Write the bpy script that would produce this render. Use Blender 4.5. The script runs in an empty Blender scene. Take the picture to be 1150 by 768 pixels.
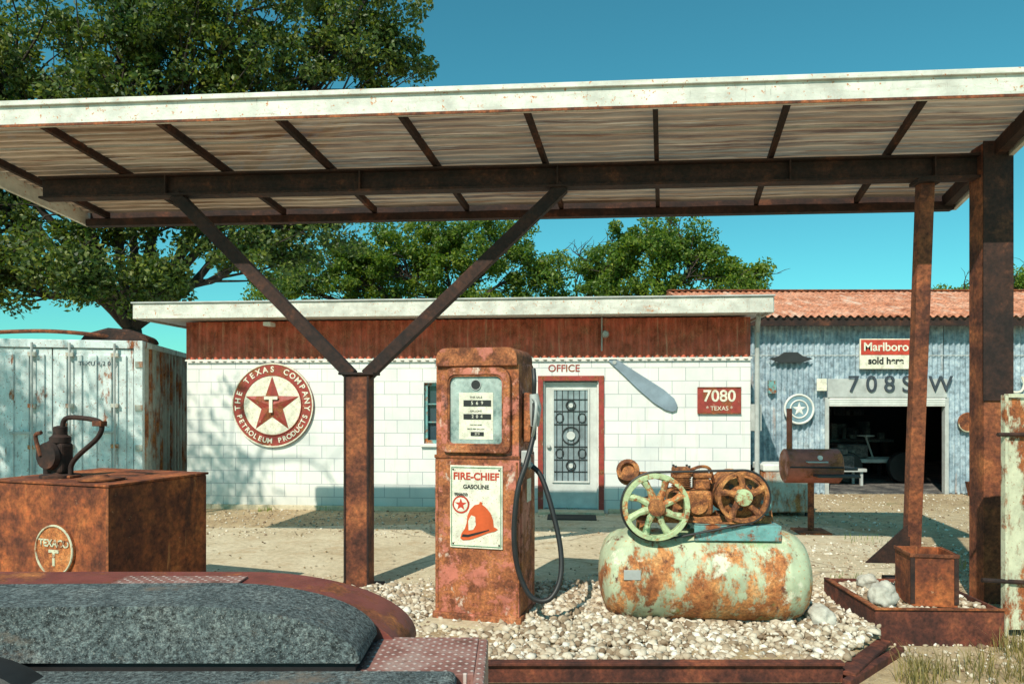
import bpy, math, random, bmesh
import numpy as np
from mathutils import Vector, Matrix
from mathutils import noise as mn
random.seed(7); rng=np.random.default_rng(7)
S=bpy.context.scene
COL=S.collection
pi=math.pi

# ------------------------------------------------------------------ materials
class NT:
    def __init__(s,name):
        s.m=bpy.data.materials.new(name); s.m.use_nodes=True
        s.n=s.m.node_tree.nodes; s.l=s.m.node_tree.links
        s.n.clear()
        s.out=s.n.new('ShaderNodeOutputMaterial')
        s.b=s.n.new('ShaderNodeBsdfPrincipled'); s.l.new(s.b.outputs[0],s.out.inputs[0])
        s.tc=s.n.new('ShaderNodeTexCoord')
    def coord(s,scale=(1,1,1),off=(0,0,0),rot=(0,0,0)):
        mp=s.n.new('ShaderNodeMapping'); mp.inputs['Scale'].default_value=scale
        mp.inputs['Location'].default_value=off; mp.inputs['Rotation'].default_value=rot
        s.l.new(s.tc.outputs['Object'],mp.inputs[0]); return mp.outputs[0]
    def noise(s,scale,detail=8,rough=.6,stretch=(1,1,1),off=(0,0,0),dist=0):
        n=s.n.new('ShaderNodeTexNoise'); n.inputs['Scale'].default_value=scale
        n.inputs['Detail'].default_value=detail; n.inputs['Roughness'].default_value=rough
        n.inputs['Distortion'].default_value=dist
        s.l.new(s.coord(stretch,off),n.inputs['Vector']); return n.outputs[0]
    def ramp(s,fac,stops,interp='LINEAR'):
        r=s.n.new('ShaderNodeValToRGB'); e=r.color_ramp.elements; r.color_ramp.interpolation=interp
        while len(e)>1: e.remove(e[-1])
        e[0].position=stops[0][0]; c=stops[0][1]; e[0].color=(c if len(c)==4 else (*c,1))
        for p,c in stops[1:]:
            x=e.new(p); x.color=(c if len(c)==4 else (*c,1))
        s.l.new(fac,r.inputs[0]); return r.outputs[0]
    def step(s,fac,lo,hi):
        return s.ramp(fac,[(lo,(0,0,0)),(hi,(1,1,1))])
    def mix(s,fac,a,b,mode='MIX'):
        m=s.n.new('ShaderNodeMix'); m.data_type='RGBA'; m.blend_type=mode
        for sock,v in ((m.inputs[0],fac),(m.inputs[6],a),(m.inputs[7],b)):
            if isinstance(v,(int,float)): sock.default_value=v
            elif isinstance(v,tuple): sock.default_value=(v if len(v)==4 else (*v,1))
            else: s.l.new(v,sock)
        return m.outputs[2]
    def math(s,op,a,b):
        m=s.n.new('ShaderNodeMath'); m.operation=op
        for i,v in enumerate((a,b)):
            if isinstance(v,(int,float)): m.inputs[i].default_value=v
            else: s.l.new(v,m.inputs[i])
        return m.outputs[0]
    def sep(s):
        q=s.n.new('ShaderNodeSeparateXYZ'); s.l.new(s.tc.outputs['Object'],q.inputs[0]); return q.outputs
    def bump(s,h,st=.3,d=.01,prev=None):
        b=s.n.new('ShaderNodeBump'); b.inputs['Strength'].default_value=st; b.inputs['Distance'].default_value=d
        s.l.new(h,b.inputs['Height'])
        if prev: s.l.new(prev,b.inputs['Normal'])
        return b.outputs[0]
    def fin(s,col,rough=.8,normal=None,metal=0):
        if isinstance(col,tuple): s.b.inputs['Base Color'].default_value=(*col,1)
        else: s.l.new(col,s.b.inputs['Base Color'])
        if isinstance(rough,(int,float)): s.b.inputs['Roughness'].default_value=rough
        else: s.l.new(rough,s.b.inputs['Roughness'])
        s.b.inputs['Metallic'].default_value=metal
        if normal: s.l.new(normal,s.b.inputs['Normal'])
        return s.m

def rust(name,cols,scale=4,rough=.85,bump=.5,paint=None,pscale=3,plo=.48,phi=.53,streak=(1,1,1),layers=(),axis=None):
    t=NT(name)
    n=t.noise(scale,12,.7)
    k=len(cols)
    c=t.ramp(n,[(.30+.40*i/(k-1),cols[i]) for i in range(k)])
    f=t.noise(scale*9,6,.7,off=(3,1,2))
    c=t.mix(.85,c,t.ramp(f,[(.32,(.32,.29,.27)),(.52,(1,1,1)),(.70,(1.8,1.55,1.35))]),'MULTIPLY')
    rg=rough
    if paint:
        p=t.noise(pscale,10,.72,streak,off=(5,2,8))
        if axis:
            p=t.math('ADD',p,t.math('MULTIPLY',t.sep()[axis[0]],axis[1]))
        fac=t.step(p,plo,phi)
        pn=t.ramp(t.noise(pscale*2.3,8,.65,off=(1,9,4)),[(.3,tuple(v*.65 for v in paint)),(.55,paint),(.8,tuple(min(1,v*1.22) for v in paint))])
        sp=t.step(t.noise(pscale*14,5,.7,off=(2,2,2)),.60,.66)
        pn=t.mix(sp,pn,cols[-2])
        c=t.mix(fac,c,pn)
        rg=t.ramp(fac,[(0,(rough,)*3),(1,(.55,)*3)])
        b1=t.bump(fac,.6,.003)
    else: b1=None
    for (lc,ls,lo,hi,st,off) in layers:
        ln=t.noise(ls,9,.7,st,off=off)
        c=t.mix(t.step(ln,lo,hi),c,lc)
    nb=t.bump(f,bump,.005,b1)
    return t.fin(c,rg,nb)

def plain(name,col,rough=.6,var=.25,scale=6,metal=0,bump=.15):
    t=NT(name); n=t.noise(scale,8,.65)
    c=t.ramp(n,[(.3,tuple(v*(1-var) for v in col)),(.7,tuple(min(1,v*(1+var*.5)) for v in col))])
    return t.fin(c,rough,t.bump(t.noise(scale*10,4,.6),bump,.003),metal)

DK=(.03,.012,.008); R1=(.11,.034,.016); R2=(.28,.085,.03); R3=(.50,.18,.055); R4=(.56,.29,.13)
m_rust=rust('rusted_steel',[DK,R1,R2,R3],4)
m_rustdark=rust('dark_rusted_beam',[(.010,.006,.006),(.020,.010,.009),(.045,.018,.012),(.16,.055,.026)],3)
m_rustpost=rust('rusted_post',[(.035,.013,.010),(.11,.034,.02),(.26,.082,.034),(.42,.15,.055)],3.0,
   layers=[((.03,.014,.012),2.0,.56,.70,(3,3,.35),(3,3,3)),((.48,.24,.12),3,.64,.72,(5,5,.3),(6,1,3))])
m_cab=rust('cabinet_rust',[(.04,.012,.008),(.14,.036,.016),(.33,.09,.028),(.52,.17,.05)],2.6,
   layers=[((.03,.013,.011),2.2,.57,.71,(2.5,2.5,.5),(3,3,3)),((.58,.23,.08),4,.62,.72,(3,3,.35),(1,3,3)),((.55,.30,.17),14,.64,.70,(1,1,1),(8,3,3))])
m_pump=rust('pump_faded_red_paint',[(.06,.02,.01),(.20,.06,.026),(.44,.15,.055),(.55,.25,.12)],6,paint=(.56,.175,.12),pscale=3.6,plo=.50,phi=.55,bump=.8,
   layers=[((.66,.50,.41),6,.60,.66,(1,1,.6),(7,1,1)),((.04,.018,.013),5,.61,.68,(1,1,.7),(1,6,1)),((.60,.26,.18),16,.60,.66,(1,1,1),(2,2,9)),((.30,.09,.04),3.0,.60,.66,(1.6,1.6,.5),(2,8,9))])
m_crown=rust('pump_crown_rust',[(.05,.017,.01),(.16,.05,.022),(.38,.13,.05),(.52,.22,.11)],6,paint=(.50,.15,.10),pscale=5,plo=.54,phi=.60,bump=.8)
m_tank=rust('tank_green_paint',[(.13,.042,.02),(.36,.125,.042),(.56,.25,.09),(.60,.38,.19)],5,paint=(.47,.53,.36),pscale=2.8,plo=.46,phi=.52,streak=(.8,1,1.5),axis=(0,-.26),
   layers=[((.14,.33,.11),1.8,.56,.66,(1,1,1),(2,7,5)),((.72,.70,.55),5,.59,.66,(1,1,1),(9,7,1)),((.13,.045,.025),9,.59,.65,(.6,1,1.0),(4,4,4)),((.52,.22,.08),6,.60,.68,(.3,1,1.6),(8,4,4))])
m_wheelpaint=rust('flywheel_paint',[R1,R2,R3,R4],7,paint=(.46,.56,.32),pscale=8,plo=.44,phi=.50,layers=[((.10,.20,.10),5,.58,.66,(1,1,1),(1,4,4))])
m_teal=rust('teal_paint',[R1,R2,R3],7,paint=(.16,.38,.38),pscale=7,plo=.42,phi=.5)
m_engine=rust('engine_rust',[(.03,.014,.010),(.16,.055,.024),(.45,.18,.06),(.62,.33,.12)],10,bump=.8)
m_grill=rust('grill_red',[R1,R2,R3],6,paint=(.40,.11,.075),pscale=4,plo=.44,phi=.54)
m_fender=rust('maroon_fender_paint',[R1,R2,R3],6,paint=(.22,.055,.045),pscale=4,plo=.40,phi=.5)
m_fascia=rust('fascia_cream',[R2,R3,(.5,.4,.28)],5,paint=(.68,.68,.62),pscale=2,plo=.28,phi=.38,streak=(1,1,4),
   layers=[((.42,.40,.35),3,.54,.74,(.8,1,5),(1,1,1)),((.36,.20,.11),4,.64,.72,(3,1,2),(6,1,1)),((.30,.28,.25),7,.62,.70,(6,1,.7),(6,4,1))])
m_cont=rust('container_paint',[R1,R2,R3],5,paint=(.68,.76,.76),pscale=2.4,plo=.35,phi=.41,streak=(2,2,.7),
   layers=[((.34,.43,.46),3,.57,.72,(2,2,.5),(1,5,1)),((.30,.14,.08),5,.65,.72,(3,3,.4),(4,5,1))])
m_contside=rust('container_side_paint',[R1,R2,R3,R4],5,paint=(.50,.50,.44),pscale=3,plo=.42,phi=.52,streak=(1,1,.4))
m_gate=rust('yellowed_panel',[R1,R2,R3],5,paint=(.60,.60,.44),pscale=4,plo=.44,phi=.50,streak=(1,1,.5))
m_red=rust('red_corrugated_paint',[(.22,.05,.03),(.42,.11,.06),(.58,.24,.14)],5,paint=(.66,.14,.08),pscale=3,plo=.44,phi=.58,
   layers=[((.62,.34,.22),3,.58,.70,(6,1,.3),(1,1,1)),((.22,.055,.035),3,.58,.70,(8,1,.3),(7,1,1))])
m_roofrust=rust('rusted_roof_sheet',[(.24,.07,.035),(.46,.17,.09),(.60,.27,.17),(.68,.42,.30)],1.6,
   layers=[((.66,.48,.38),2,.54,.68,(3,.5,1),(1,1,1)),((.19,.06,.035),3,.6,.7,(4,.5,1),(5,1,1))])
m_galv=rust('blue_grey_corrugated',[(.15,.21,.26),(.25,.34,.41),(.36,.46,.54),(.52,.60,.64)],1.2,rough=.5,bump=.15,
   layers=[((.36,.20,.12),2.2,.60,.74,(3,3,.35),(3,1,7)),((.10,.16,.22),3,.58,.70,(4,4,.3),(1,1,1)),((.64,.68,.69),3,.60,.70,(5,4,.25),(1,8,1))])
m_galvl=plain('galvanised_panel',(.46,.48,.47),.5,.3,5)
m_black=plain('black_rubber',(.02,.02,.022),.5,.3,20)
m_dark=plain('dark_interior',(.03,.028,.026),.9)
m_clutter=rust('shaded_clutter',[(.02,.02,.022),(.06,.06,.065),(.16,.15,.14),(.35,.34,.32)],3)  # gloom of the garage interior put into the dark colours
m_white=plain('white_paint',(.76,.76,.72),.55,.18,5)
m_door=plain('grey_white_door',(.60,.62,.60),.5,.22,5)
m_signwhite=rust('enamel_white',[R1,R2,R3],8,paint=(.80,.77,.63),pscale=5,plo=.30,phi=.35)
m_signred=plain('enamel_red',(.52,.055,.03),.45,.35,9)
m_maroon=rust('maroon_sign_paint',[R1,R2,(.3,.08,.05)],6,paint=(.33,.042,.032),pscale=5,plo=.42,phi=.50,layers=[((.55,.34,.24),9,.61,.68,(1,1,1),(3,3,3))])
m_planter=rust('planter_steel',[(.02,.009,.008),(.06,.018,.014),(.14,.038,.022),(.30,.09,.04)],3)
m_blackp=plain('black_paint',(.02,.02,.02),.5)
m_greenp=plain('green_paint',(.04,.2,.1),.5)
m_navy=plain('navy_letter_paint',(.045,.06,.08),.6,.5,9)
m_glass=plain('dark_window_glass',(.04,.07,.09),.08,.3,3)
m_dglass=plain('frosted_door_glass',(.26,.33,.36),.15,.5,3)
m_dial=rust('dial_face',[(.10,.16,.16),(.2,.28,.27),(.3,.38,.36)],3,rough=.25,bump=.02,paint=(.52,.62,.58),pscale=3,plo=.40,phi=.62)  # dark teal glare of the glass painted into the face colour
m_iron=plain('wrought_iron',(.03,.032,.035),.5)

def block_wall():
    t=NT('painted_block_wall')
    sp=t.sep()
    cb=t.n.new('ShaderNodeCombineXYZ'); t.l.new(sp[0],cb.inputs[0]); t.l.new(sp[2],cb.inputs[1])
    br=t.n.new('ShaderNodeTexBrick'); t.l.new(cb.outputs[0],br.inputs['Vector'])
    br.inputs['Scale'].default_value=1; br.inputs['Brick Width'].default_value=.4; br.inputs['Row Height'].default_value=.2
    br.inputs['Mortar Size'].default_value=.007; br.inputs['Mortar Smooth'].default_value=.4
    br.inputs['Color1'].default_value=(.84,.83,.79,1); br.inputs['Color2'].default_value=(.74,.745,.73,1); br.inputs['Mortar'].default_value=(.42,.44,.46,1)
    n=t.noise(1.3,8,.65)
    c=t.mix(.85,br.outputs[0],t.ramp(n,[(.3,(.76,.80,.83)),(.6,(1,1,1))]),'MULTIPLY')
    low=t.n.new('ShaderNodeMapRange'); low.inputs[1].default_value=0; low.inputs[2].default_value=.45; low.inputs[3].default_value=.75; low.inputs[4].default_value=.0
    t.l.new(sp[2],low.inputs[0])
    c=t.mix(t.math('MULTIPLY',low.outputs[0],t.noise(2.5,9,.7,(1,1,.6))),c,(.36,.30,.22))
    c=t.mix(t.step(t.noise(1.6,8,.7,(6,1,.35),off=(3,0,0)),.56,.78),c,(.54,.53,.49))
    c=t.mix(t.step(t.noise(9,8,.7,off=(3,5,0)),.64,.69),c,(.50,.49,.46))
    b=t.bump(br.outputs['Fac'],-.9,.008)
    b=t.bump(t.noise(60,4,.6),.35,.003,b)
    return t.fin(c,.75,b)
m_block=block_wall()

def dirt():
    t=NT('dirt_ground')
    n=t.noise(.45,12,.7); n2=t.noise(9,10,.75); n3=t.noise(60,5,.7)
    c=t.ramp(n,[(.3,(.31,.20,.105)),(.5,(.46,.34,.20)),(.7,(.57,.46,.31))])
    c=t.mix(.8,c,t.ramp(n2,[(.3,(.45,.41,.36)),(.52,(1,1,1)),(.72,(1.35,1.32,1.22))]),'MULTIPLY')
    c=t.mix(t.step(n3,.56,.66),c,(.62,.54,.42))
    g=t.noise(.8,9,.7,off=(9,9,0)); c=t.mix(t.step(g,.60,.72),c,(.20,.19,.08))
    c=t.mix(t.step(t.noise(30,6,.7,off=(9,2,0)),.62,.67),c,(.16,.10,.06))
    b=t.bump(n3,.7,.012); b=t.bump(n2,.5,.03,b)
    return t.fin(c,.95,b)
m_dirt=dirt()
def conc():
    t=NT('worn_concrete')
    n=t.noise(.9,12,.7); n2=t.noise(14,8,.7)
    c=t.ramp(n,[(.3,(.44,.345,.22)),(.5,(.58,.49,.345)),(.7,(.68,.60,.45))])
    c=t.mix(.7,c,t.ramp(n2,[(.3,(.58,.55,.5)),(.6,(1.05,1.05,1.05))]),'MULTIPLY')
    v=t.n.new('ShaderNodeTexVoronoi'); v.feature='DISTANCE_TO_EDGE'; v.inputs['Scale'].default_value=.5
    nn=t.n.new('ShaderNodeTexNoise'); nn.inputs['Scale'].default_value=2.5; nn.inputs['Detail'].default_value=8
    t.l.new(t.tc.outputs['Object'],nn.inputs['Vector'])
    ad=t.n.new('ShaderNodeMix'); ad.data_type='VECTOR'; ad.inputs[0].default_value=.25
    t.l.new(t.tc.outputs['Object'],ad.inputs[4]); t.l.new(nn.outputs[1],ad.inputs[5]); t.l.new(ad.outputs[1],v.inputs['Vector'])
    c=t.mix(t.ramp(v.outputs[0],[(0,(.7,.7,.7)),(.008,(0,0,0))]),c,(.20,.15,.10))
    c=t.mix(t.step(t.noise(2.2,9,.7,off=(4,4,0)),.54,.70),c,(.42,.29,.165))
    c=t.mix(t.step(t.noise(45,5,.7,off=(4,4,0)),.60,.66),c,(.30,.24,.18))
    return t.fin(c,.9,t.bump(n2,.4,.006))
m_conc=conc()
def stone(name,a,b,c_):
    t=NT(name)
    g=t.n.new('ShaderNodeNewGeometry')
    c=t.ramp(g.outputs['Random Per Island'],[(0,a),(.35,b),(.8,c_),(1,(.80,.77,.70))])
    c=t.mix(.5,c,t.ramp(t.noise(40,5,.7),[(.3,(.6,.58,.55)),(.6,(1,1,1))]),'MULTIPLY')
    return t.fin(c,.9,t.bump(t.noise(120,4,.6),.3,.003))
m_gravel=stone('limestone_gravel',(.20,.13,.08),(.44,.35,.25),(.66,.59,.48))
m_rock=plain('grey_rock',(.52,.50,.44),.9,.4,9,bump=.8)

def leafmat(name,a,b,c_,tr_=.35):
    t=NT(name)
    g=t.n.new('ShaderNodeNewGeometry')
    c=t.ramp(g.outputs['Random Per Island'],[(0,a),(.5,b),(1,c_)])
    c=t.mix(.7,c,t.ramp(t.noise(.6,4,.6),[(.35,(.6,.75,.75)),(.65,(1.3,1.2,.8))]),'MULTIPLY')
    t.l.new(c,t.b.inputs['Base Color']); t.b.inputs['Roughness'].default_value=.5
    tr=t.n.new('ShaderNodeBsdfTranslucent'); t.l.new(t.mix(1.0,c,(1.4,1.5,.6),'MULTIPLY'),tr.inputs[0])
    mx=t.n.new('ShaderNodeMixShader'); mx.inputs[0].default_value=tr_
    t.l.new(t.b.outputs[0],mx.inputs[1]); t.l.new(tr.outputs[0],mx.inputs[2]); t.l.new(mx.outputs[0],t.out.inputs[0])
    return t.m
m_leaf=leafmat('oak_leaves',(.03,.055,.018),(.07,.12,.025),(.20,.22,.045))
m_leaf2=leafmat('elm_leaves',(.05,.10,.022),(.12,.21,.03),(.26,.31,.05),.45)
m_bark=plain('bark',(.05,.038,.03),.95,.5,7,bump=1)

def canopy_sheet():
    t=NT('weathered_translucent_sheet')
    n=t.noise(1.4,9,.7,(.35,5,1)); n2=t.noise(3,8,.7,(.30,11,1),off=(4,2,0)); n3=t.noise(5,8,.7,(.22,14,1),off=(1,7,0))
    c=t.ramp(n,[(.3,(.27,.165,.10)),(.5,(.50,.35,.24)),(.7,(.72,.57,.42))])
    c=t.mix(t.step(n2,.50,.62),c,(.22,.105,.055))
    c=t.mix(t.step(n3,.56,.66),c,(.80,.72,.58))
    t.l.new(c,t.b.inputs['Base Color']); t.b.inputs['Roughness'].default_value=.7
    tr=t.n.new('ShaderNodeBsdfTranslucent'); t.l.new(c,tr.inputs[0])
    mx=t.n.new('ShaderNodeMixShader'); mx.inputs[0].default_value=.36
    t.l.new(t.b.outputs[0],mx.inputs[1]); t.l.new(tr.outputs[0],mx.inputs[2])
    tp=t.n.new('ShaderNodeBsdfTransparent'); m2=t.n.new('ShaderNodeMixShader'); m2.inputs[0].default_value=.04
    t.l.new(mx.outputs[0],m2.inputs[1]); t.l.new(tp.outputs[0],m2.inputs[2]); t.l.new(m2.outputs[0],t.out.inputs[0])
    return t.m
m_sheet=canopy_sheet()

def tar():
    t=NT('rough_tarred_coating')
    n=t.noise(5,9,.7); f=t.noise(62,5,.75); f2=t.noise(170,3,.7,off=(3,3,3))
    c=t.ramp(n,[(.3,(.07,.095,.105)),(.55,(.15,.18,.19)),(.75,(.26,.285,.28))])
    c=t.mix(.95,c,t.ramp(f,[(.38,(.12,.12,.12)),(.52,(1,1,1)),(.64,(2.2,2.2,2.1))]),'MULTIPLY')
    c=t.mix(t.step(f2,.61,.66),c,(.50,.51,.48))
    c=t.mix(t.step(t.noise(2.4,9,.7,(1,1,2),off=(6,1,1)),.60,.70),c,(.26,.20,.16))
    b=t.bump(f,1,.02); b=t.bump(f2,.7,.006,b)
    return t.fin(c,.8,b)
m_tar=tar()
def diamond():
    t=NT('diamond_plate')
    def lines(rot):
        w=t.n.new('ShaderNodeTexWave'); w.inputs['Scale'].default_value=9; w.wave_profile='SIN'
        t.l.new(t.coord((1,1,1),(0,0,0),(0,0,rot)),w.inputs['Vector']); return t.step(w.outputs[0],.6,.8)
    m=t.math('MULTIPLY',lines(pi/4),lines(-pi/4))
    n=t.noise(6,9,.7)
    c=t.ramp(n,[(.3,(.14,.055,.045)),(.5,(.30,.14,.12)),(.7,(.42,.30,.27))])
    c=t.mix(m,c,(.58,.47,.44))
    c=t.mix(t.step(t.noise(11,8,.7,off=(2,2,2)),.58,.66),c,(.12,.05,.035))
    return t.fin(c,.6,t.bump(m,1,.004))
m_diamond=diamond()

# ------------------------------------------------------------------ geometry helpers
def empty(name,loc=(0,0,0),rz=0):
    o=bpy.data.objects.new(name,None); o.location=loc; o.rotation_euler=(0,0,rz); o.empty_display_size=.2
    COL.objects.link(o); return o
def mesh(name,v,f,mat,parent=None,smooth=False,loc=(0,0,0),rot=(0,0,0)):
    me=bpy.data.meshes.new(name); me.from_pydata([tuple(p) for p in v],[],f); me.update()
    if mat: me.materials.append(mat)
    if smooth: me.polygons.foreach_set('use_smooth',[True]*len(me.polygons))
    o=bpy.data.objects.new(name,me); o.location=loc; o.rotation_euler=rot
    COL.objects.link(o)
    if parent: o.parent=parent
    return o
def bevel(o,w,seg=2):
    if w>0:
        b=o.modifiers.new('bevel','BEVEL'); b.width=w; b.segments=seg; b.limit_method='ANGLE'
    return o
def boxes(name,L,mat,parent=None,bv=0,loc=(0,0,0),rot=(0,0,0),seg=2):
    v=[];f=[]
    for x0,x1,y0,y1,z0,z1 in L:
        k=len(v)
        v+=[(x0,y0,z0),(x1,y0,z0),(x1,y1,z0),(x0,y1,z0),(x0,y0,z1),(x1,y0,z1),(x1,y1,z1),(x0,y1,z1)]
        f+=[tuple(k+i for i in q) for q in ((0,3,2,1),(4,5,6,7),(0,1,5,4),(1,2,6,5),(2,3,7,6),(3,0,4,7))]
    return bevel(mesh(name,v,f,mat,parent,False,loc,rot),bv,seg)
def ring_frames(pts):
    P=[Vector(p) for p in pts]; T=[]
    for i in range(len(P)):
        a=P[max(0,i-1)]; b=P[min(len(P)-1,i+1)]; T.append((b-a).normalized())
    up=Vector((0,0,1)) if abs(T[0].z)<.9 else Vector((1,0,0))
    N=(up-T[0]*up.dot(T[0])).normalized(); fr=[]
    for t in T:
        N=(N-t*N.dot(t)).normalized(); fr.append((N,t.cross(N)))
    return P,fr
def tubegeo(pts,rad,seg=10,v=None,f=None,cap=True):
    v=[] if v is None else v; f=[] if f is None else f
    P,fr=ring_frames(pts)
    R=rad if isinstance(rad,(list,tuple)) else [rad]*len(P)
    k=len(v)
    for p,(n,b),r in zip(P,fr,R):
        for j in range(seg):
            a=2*pi*j/seg; v.append(tuple(p+n*(r*math.cos(a))+b*(r*math.sin(a))))
    for i in range(len(P)-1):
        for j in range(seg):
            a=k+i*seg+j; b2=k+i*seg+(j+1)%seg
            f.append((a,b2,b2+seg,a+seg))
    if cap:
        f.append(tuple(k+j for j in reversed(range(seg)))); e=k+(len(P)-1)*seg; f.append(tuple(e+j for j in range(seg)))
    return v,f
def catmull(pts,n=8):
    P=[Vector(p) for p in pts]; P=[P[0]*2-P[1]]+P+[P[-1]*2-P[-2]]; out=[]
    for i in range(1,len(P)-2):
        for j in range(n):
            t=j/n; a,b,c,d=P[i-1:i+3]
            out.append(.5*((2*b)+(c-a)*t+(2*a-5*b+4*c-d)*t*t+(3*b-a-3*c+d)*t**3))
    out.append(P[-2]); return out
def autosm(o,ang=.6):
    try:
        me=o.data; me.polygons.foreach_set('use_smooth',[True]*len(me.polygons)); me.set_sharp_from_angle(angle=ang)
    except Exception: pass
    return o
def tube(name,pts,r,mat,parent=None,seg=12,smooth=0):
    if smooth: pts=catmull(pts,smooth)
    v,f=tubegeo(pts,r,seg); return autosm(mesh(name,v,f,mat,parent))
def lathe(name,prof,mat,parent=None,loc=(0,0,0),rot=(0,0,0),seg=40,ang=.6):
    v=[];f=[]
    for r,z in prof:
        for j in range(seg):
            a=2*pi*j/seg; v.append((r*math.cos(a),r*math.sin(a),z))
    for i in range(len(prof)-1):
        for j in range(seg):
            a=i*seg+j;b=i*seg+(j+1)%seg; f.append((a,b,b+seg,a+seg))
    f.append(tuple(reversed(range(seg)))); e=(len(prof)-1)*seg; f.append(tuple(e+j for j in range(seg)))
    return autosm(mesh(name,v,f,mat,parent,False,loc,rot),ang)
def prism(name,poly,y0,y1,mat,parent=None,bv=0,loc=(0,0,0),rot=(0,0,0)):
    n=len(poly); v=[(x,y0,z) for x,z in poly]+[(x,y1,z) for x,z in poly]
    f=[tuple(range(n)),tuple(reversed(range(n,2*n)))]+[(i+n,(i+1)%n+n,(i+1)%n,i) for i in range(n)]
    return bevel(mesh(name,v,f,mat,parent,False,loc,rot),bv)
def slab(name,poly,z0,z1,mat,parent=None):
    n=len(poly); v=[(x,y,z0) for x,y in poly]+[(x,y,z1) for x,y in poly]
    f=[tuple(reversed(range(n))),tuple(range(n,2*n))]+[(i,(i+1)%n,(i+1)%n+n,i+n) for i in range(n)]
    return mesh(name,v,f,mat,parent)
def text(name,body,size,loc,mat,parent,ry=0,ext=.003,align='CENTER',bold=0):
    c=bpy.data.curves.new(name,'FONT'); c.body=body; c.size=size; c.extrude=ext; c.align_x=align; c.align_y='CENTER'; c.offset=bold
    c.materials.append(mat); o=bpy.data.objects.new(name,c); o.location=loc; o.rotation_euler=(pi/2,ry,0)
    COL.objects.link(o); o.parent=parent; return o
def ringtext(body,r,size,c,mat,parent,span,bottom=False):
    n=len(body)
    for i,ch in enumerate(body):
        if ch==' ': continue
        a=(-span/2+span*i/(n-1))
        if not bottom: p=(c[0]+r*math.sin(a),c[1],c[2]+r*math.cos(a)); ry=a
        else: p=(c[0]+r*math.sin(a),c[1],c[2]-r*math.cos(a)); ry=-a
        text('letter',ch,size,p,mat,parent,ry,.002,'CENTER',size*.02)
def star(name,c,r,mat,parent,depth=.02,inner=.40):
    v=[(c[0],c[1]-depth,c[2])]
    for i in range(10):
        a=i*pi/5; q=r if i%2==0 else r*inner
        v.append((c[0]+q*math.sin(a),c[1],c[2]+q*math.cos(a)))
    f=[(0,1+(i+1)%10,1+i) for i in range(10)]
    return mesh(name,v,f,mat,parent)
def disc(name,c,r,y0,y1,mat,parent,seg=48):
    return lathe(name,[(r,0),(r,abs(y1-y0))],mat,parent,(c[0],y1,c[1]),(pi/2,0,0),seg)
def corrug(name,x0,x1,z0,z1,y,mat,parent,pitch=.076,amp=.010,seg=6):
    n=int((x1-x0)/pitch*seg); v=[]
    for i in range(n+1):
        x=x0+(x1-x0)*i/n; yy=y+amp*math.sin(2*pi*(x-x0)/pitch); v+=[(x,yy,z0),(x,yy,z1)]
    f=[(2*i,2*i+2,2*i+3,2*i+1) for i in range(n)]
    return mesh(name,v,f,mat,parent,True)
def circ(cx,cz,rx,rz,y,n=28): return [(cx+rx*math.cos(2*pi*i/n),y,cz+rz*math.sin(2*pi*i/n)) for i in range(n+1)]

# ------------------------------------------------------------------ ground
mesh('ground',[(-200,-200,0),(200,-200,0),(200,200,0),(-200,200,0)],[(0,1,2,3)],m_dirt)
def ragged(poly,amp=.07,step=.18):
    out=[]
    for i in range(len(poly)):
        a=Vector((*poly[i],0)); b=Vector((*poly[(i+1)%len(poly)],0)); n=max(1,int((b-a).length/step))
        for k in range(n):
            p=a.lerp(b,k/n); o=mn.noise(p*2.3)*amp*1.5+mn.noise(p*9)*amp*.5; out.append((p.x+o,p.y+o))
    return out
slab('concrete_driveway',ragged([(-4.6,6.75),(-1.6,6.45),(3.2,6.3),(4.3,6.9),(4.8,8.6),(4.4,9.6),(0.9,10.0),(-1.2,9.8),(-4.3,9.45)]),-.02,.006,m_conc)
slab('concrete_walkway',[(0.0,9.5),(2.2,9.5),(2.25,10.60),(0.05,10.78)],-.02,.012,m_conc)

# ------------------------------------------------------------------ office building
th=-math.atan2(.73,8.72)
B=empty('office_building',(-5.17,11.33,0),th)
T=.2
wins=(3.82,4.72,1.04,1.98); door=(5.67,6.50,0.05,2.0)
boxes('block_walls',[(0,wins[0],0,T,0,2.37),(wins[0],wins[1],0,T,0,wins[2]),(wins[0],wins[1],0,T,wins[3],2.37),
  (wins[1],door[0],0,T,0,2.37),(door[0],door[1],0,T,0,door[2]),(door[0],door[1],0,T,door[3],2.37),(door[1],8.75,0,T,0,2.37),
  (0,T,T,6,0,2.37),(8.75-T,8.75,T,6,0,2.37),(T,8.75-T,6-T,6,0,2.37)],m_block,B)
boxes('upper_wall_core',[(.03,8.72,.03,5.97,2.372,2.945)],m_red,B)
corrug('red_corrugated_band',0,8.75,2.34,2.945,-.020,m_red,B,.13,.026)
boxes('band_flashing',[(0,8.76,-.056,-.048,2.325,2.35)],m_white,B)
boxes('roof_slab',[(-.5,8.9,-.56,6.3,2.97,3.14)],m_white,B,.01)
boxes('roof_fascia',[(-.52,8.92,-.60,-.562,2.94,3.165),(-.54,-.502,-.56,6.3,2.94,3.165),(8.902,8.94,-.56,6.3,2.94,3.165)],m_fascia,B,.006)
boxes('drip_edge',[(-.54,8.94,-.625,-.57,3.167,3.19)],m_galvl,B,.004)
boxes('foundation',[(-.05,5.5,-.06,-.003,-.05,.07),(6.65,8.8,-.06,-.003,-.05,.07)],m_conc,B,.01)
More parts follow.
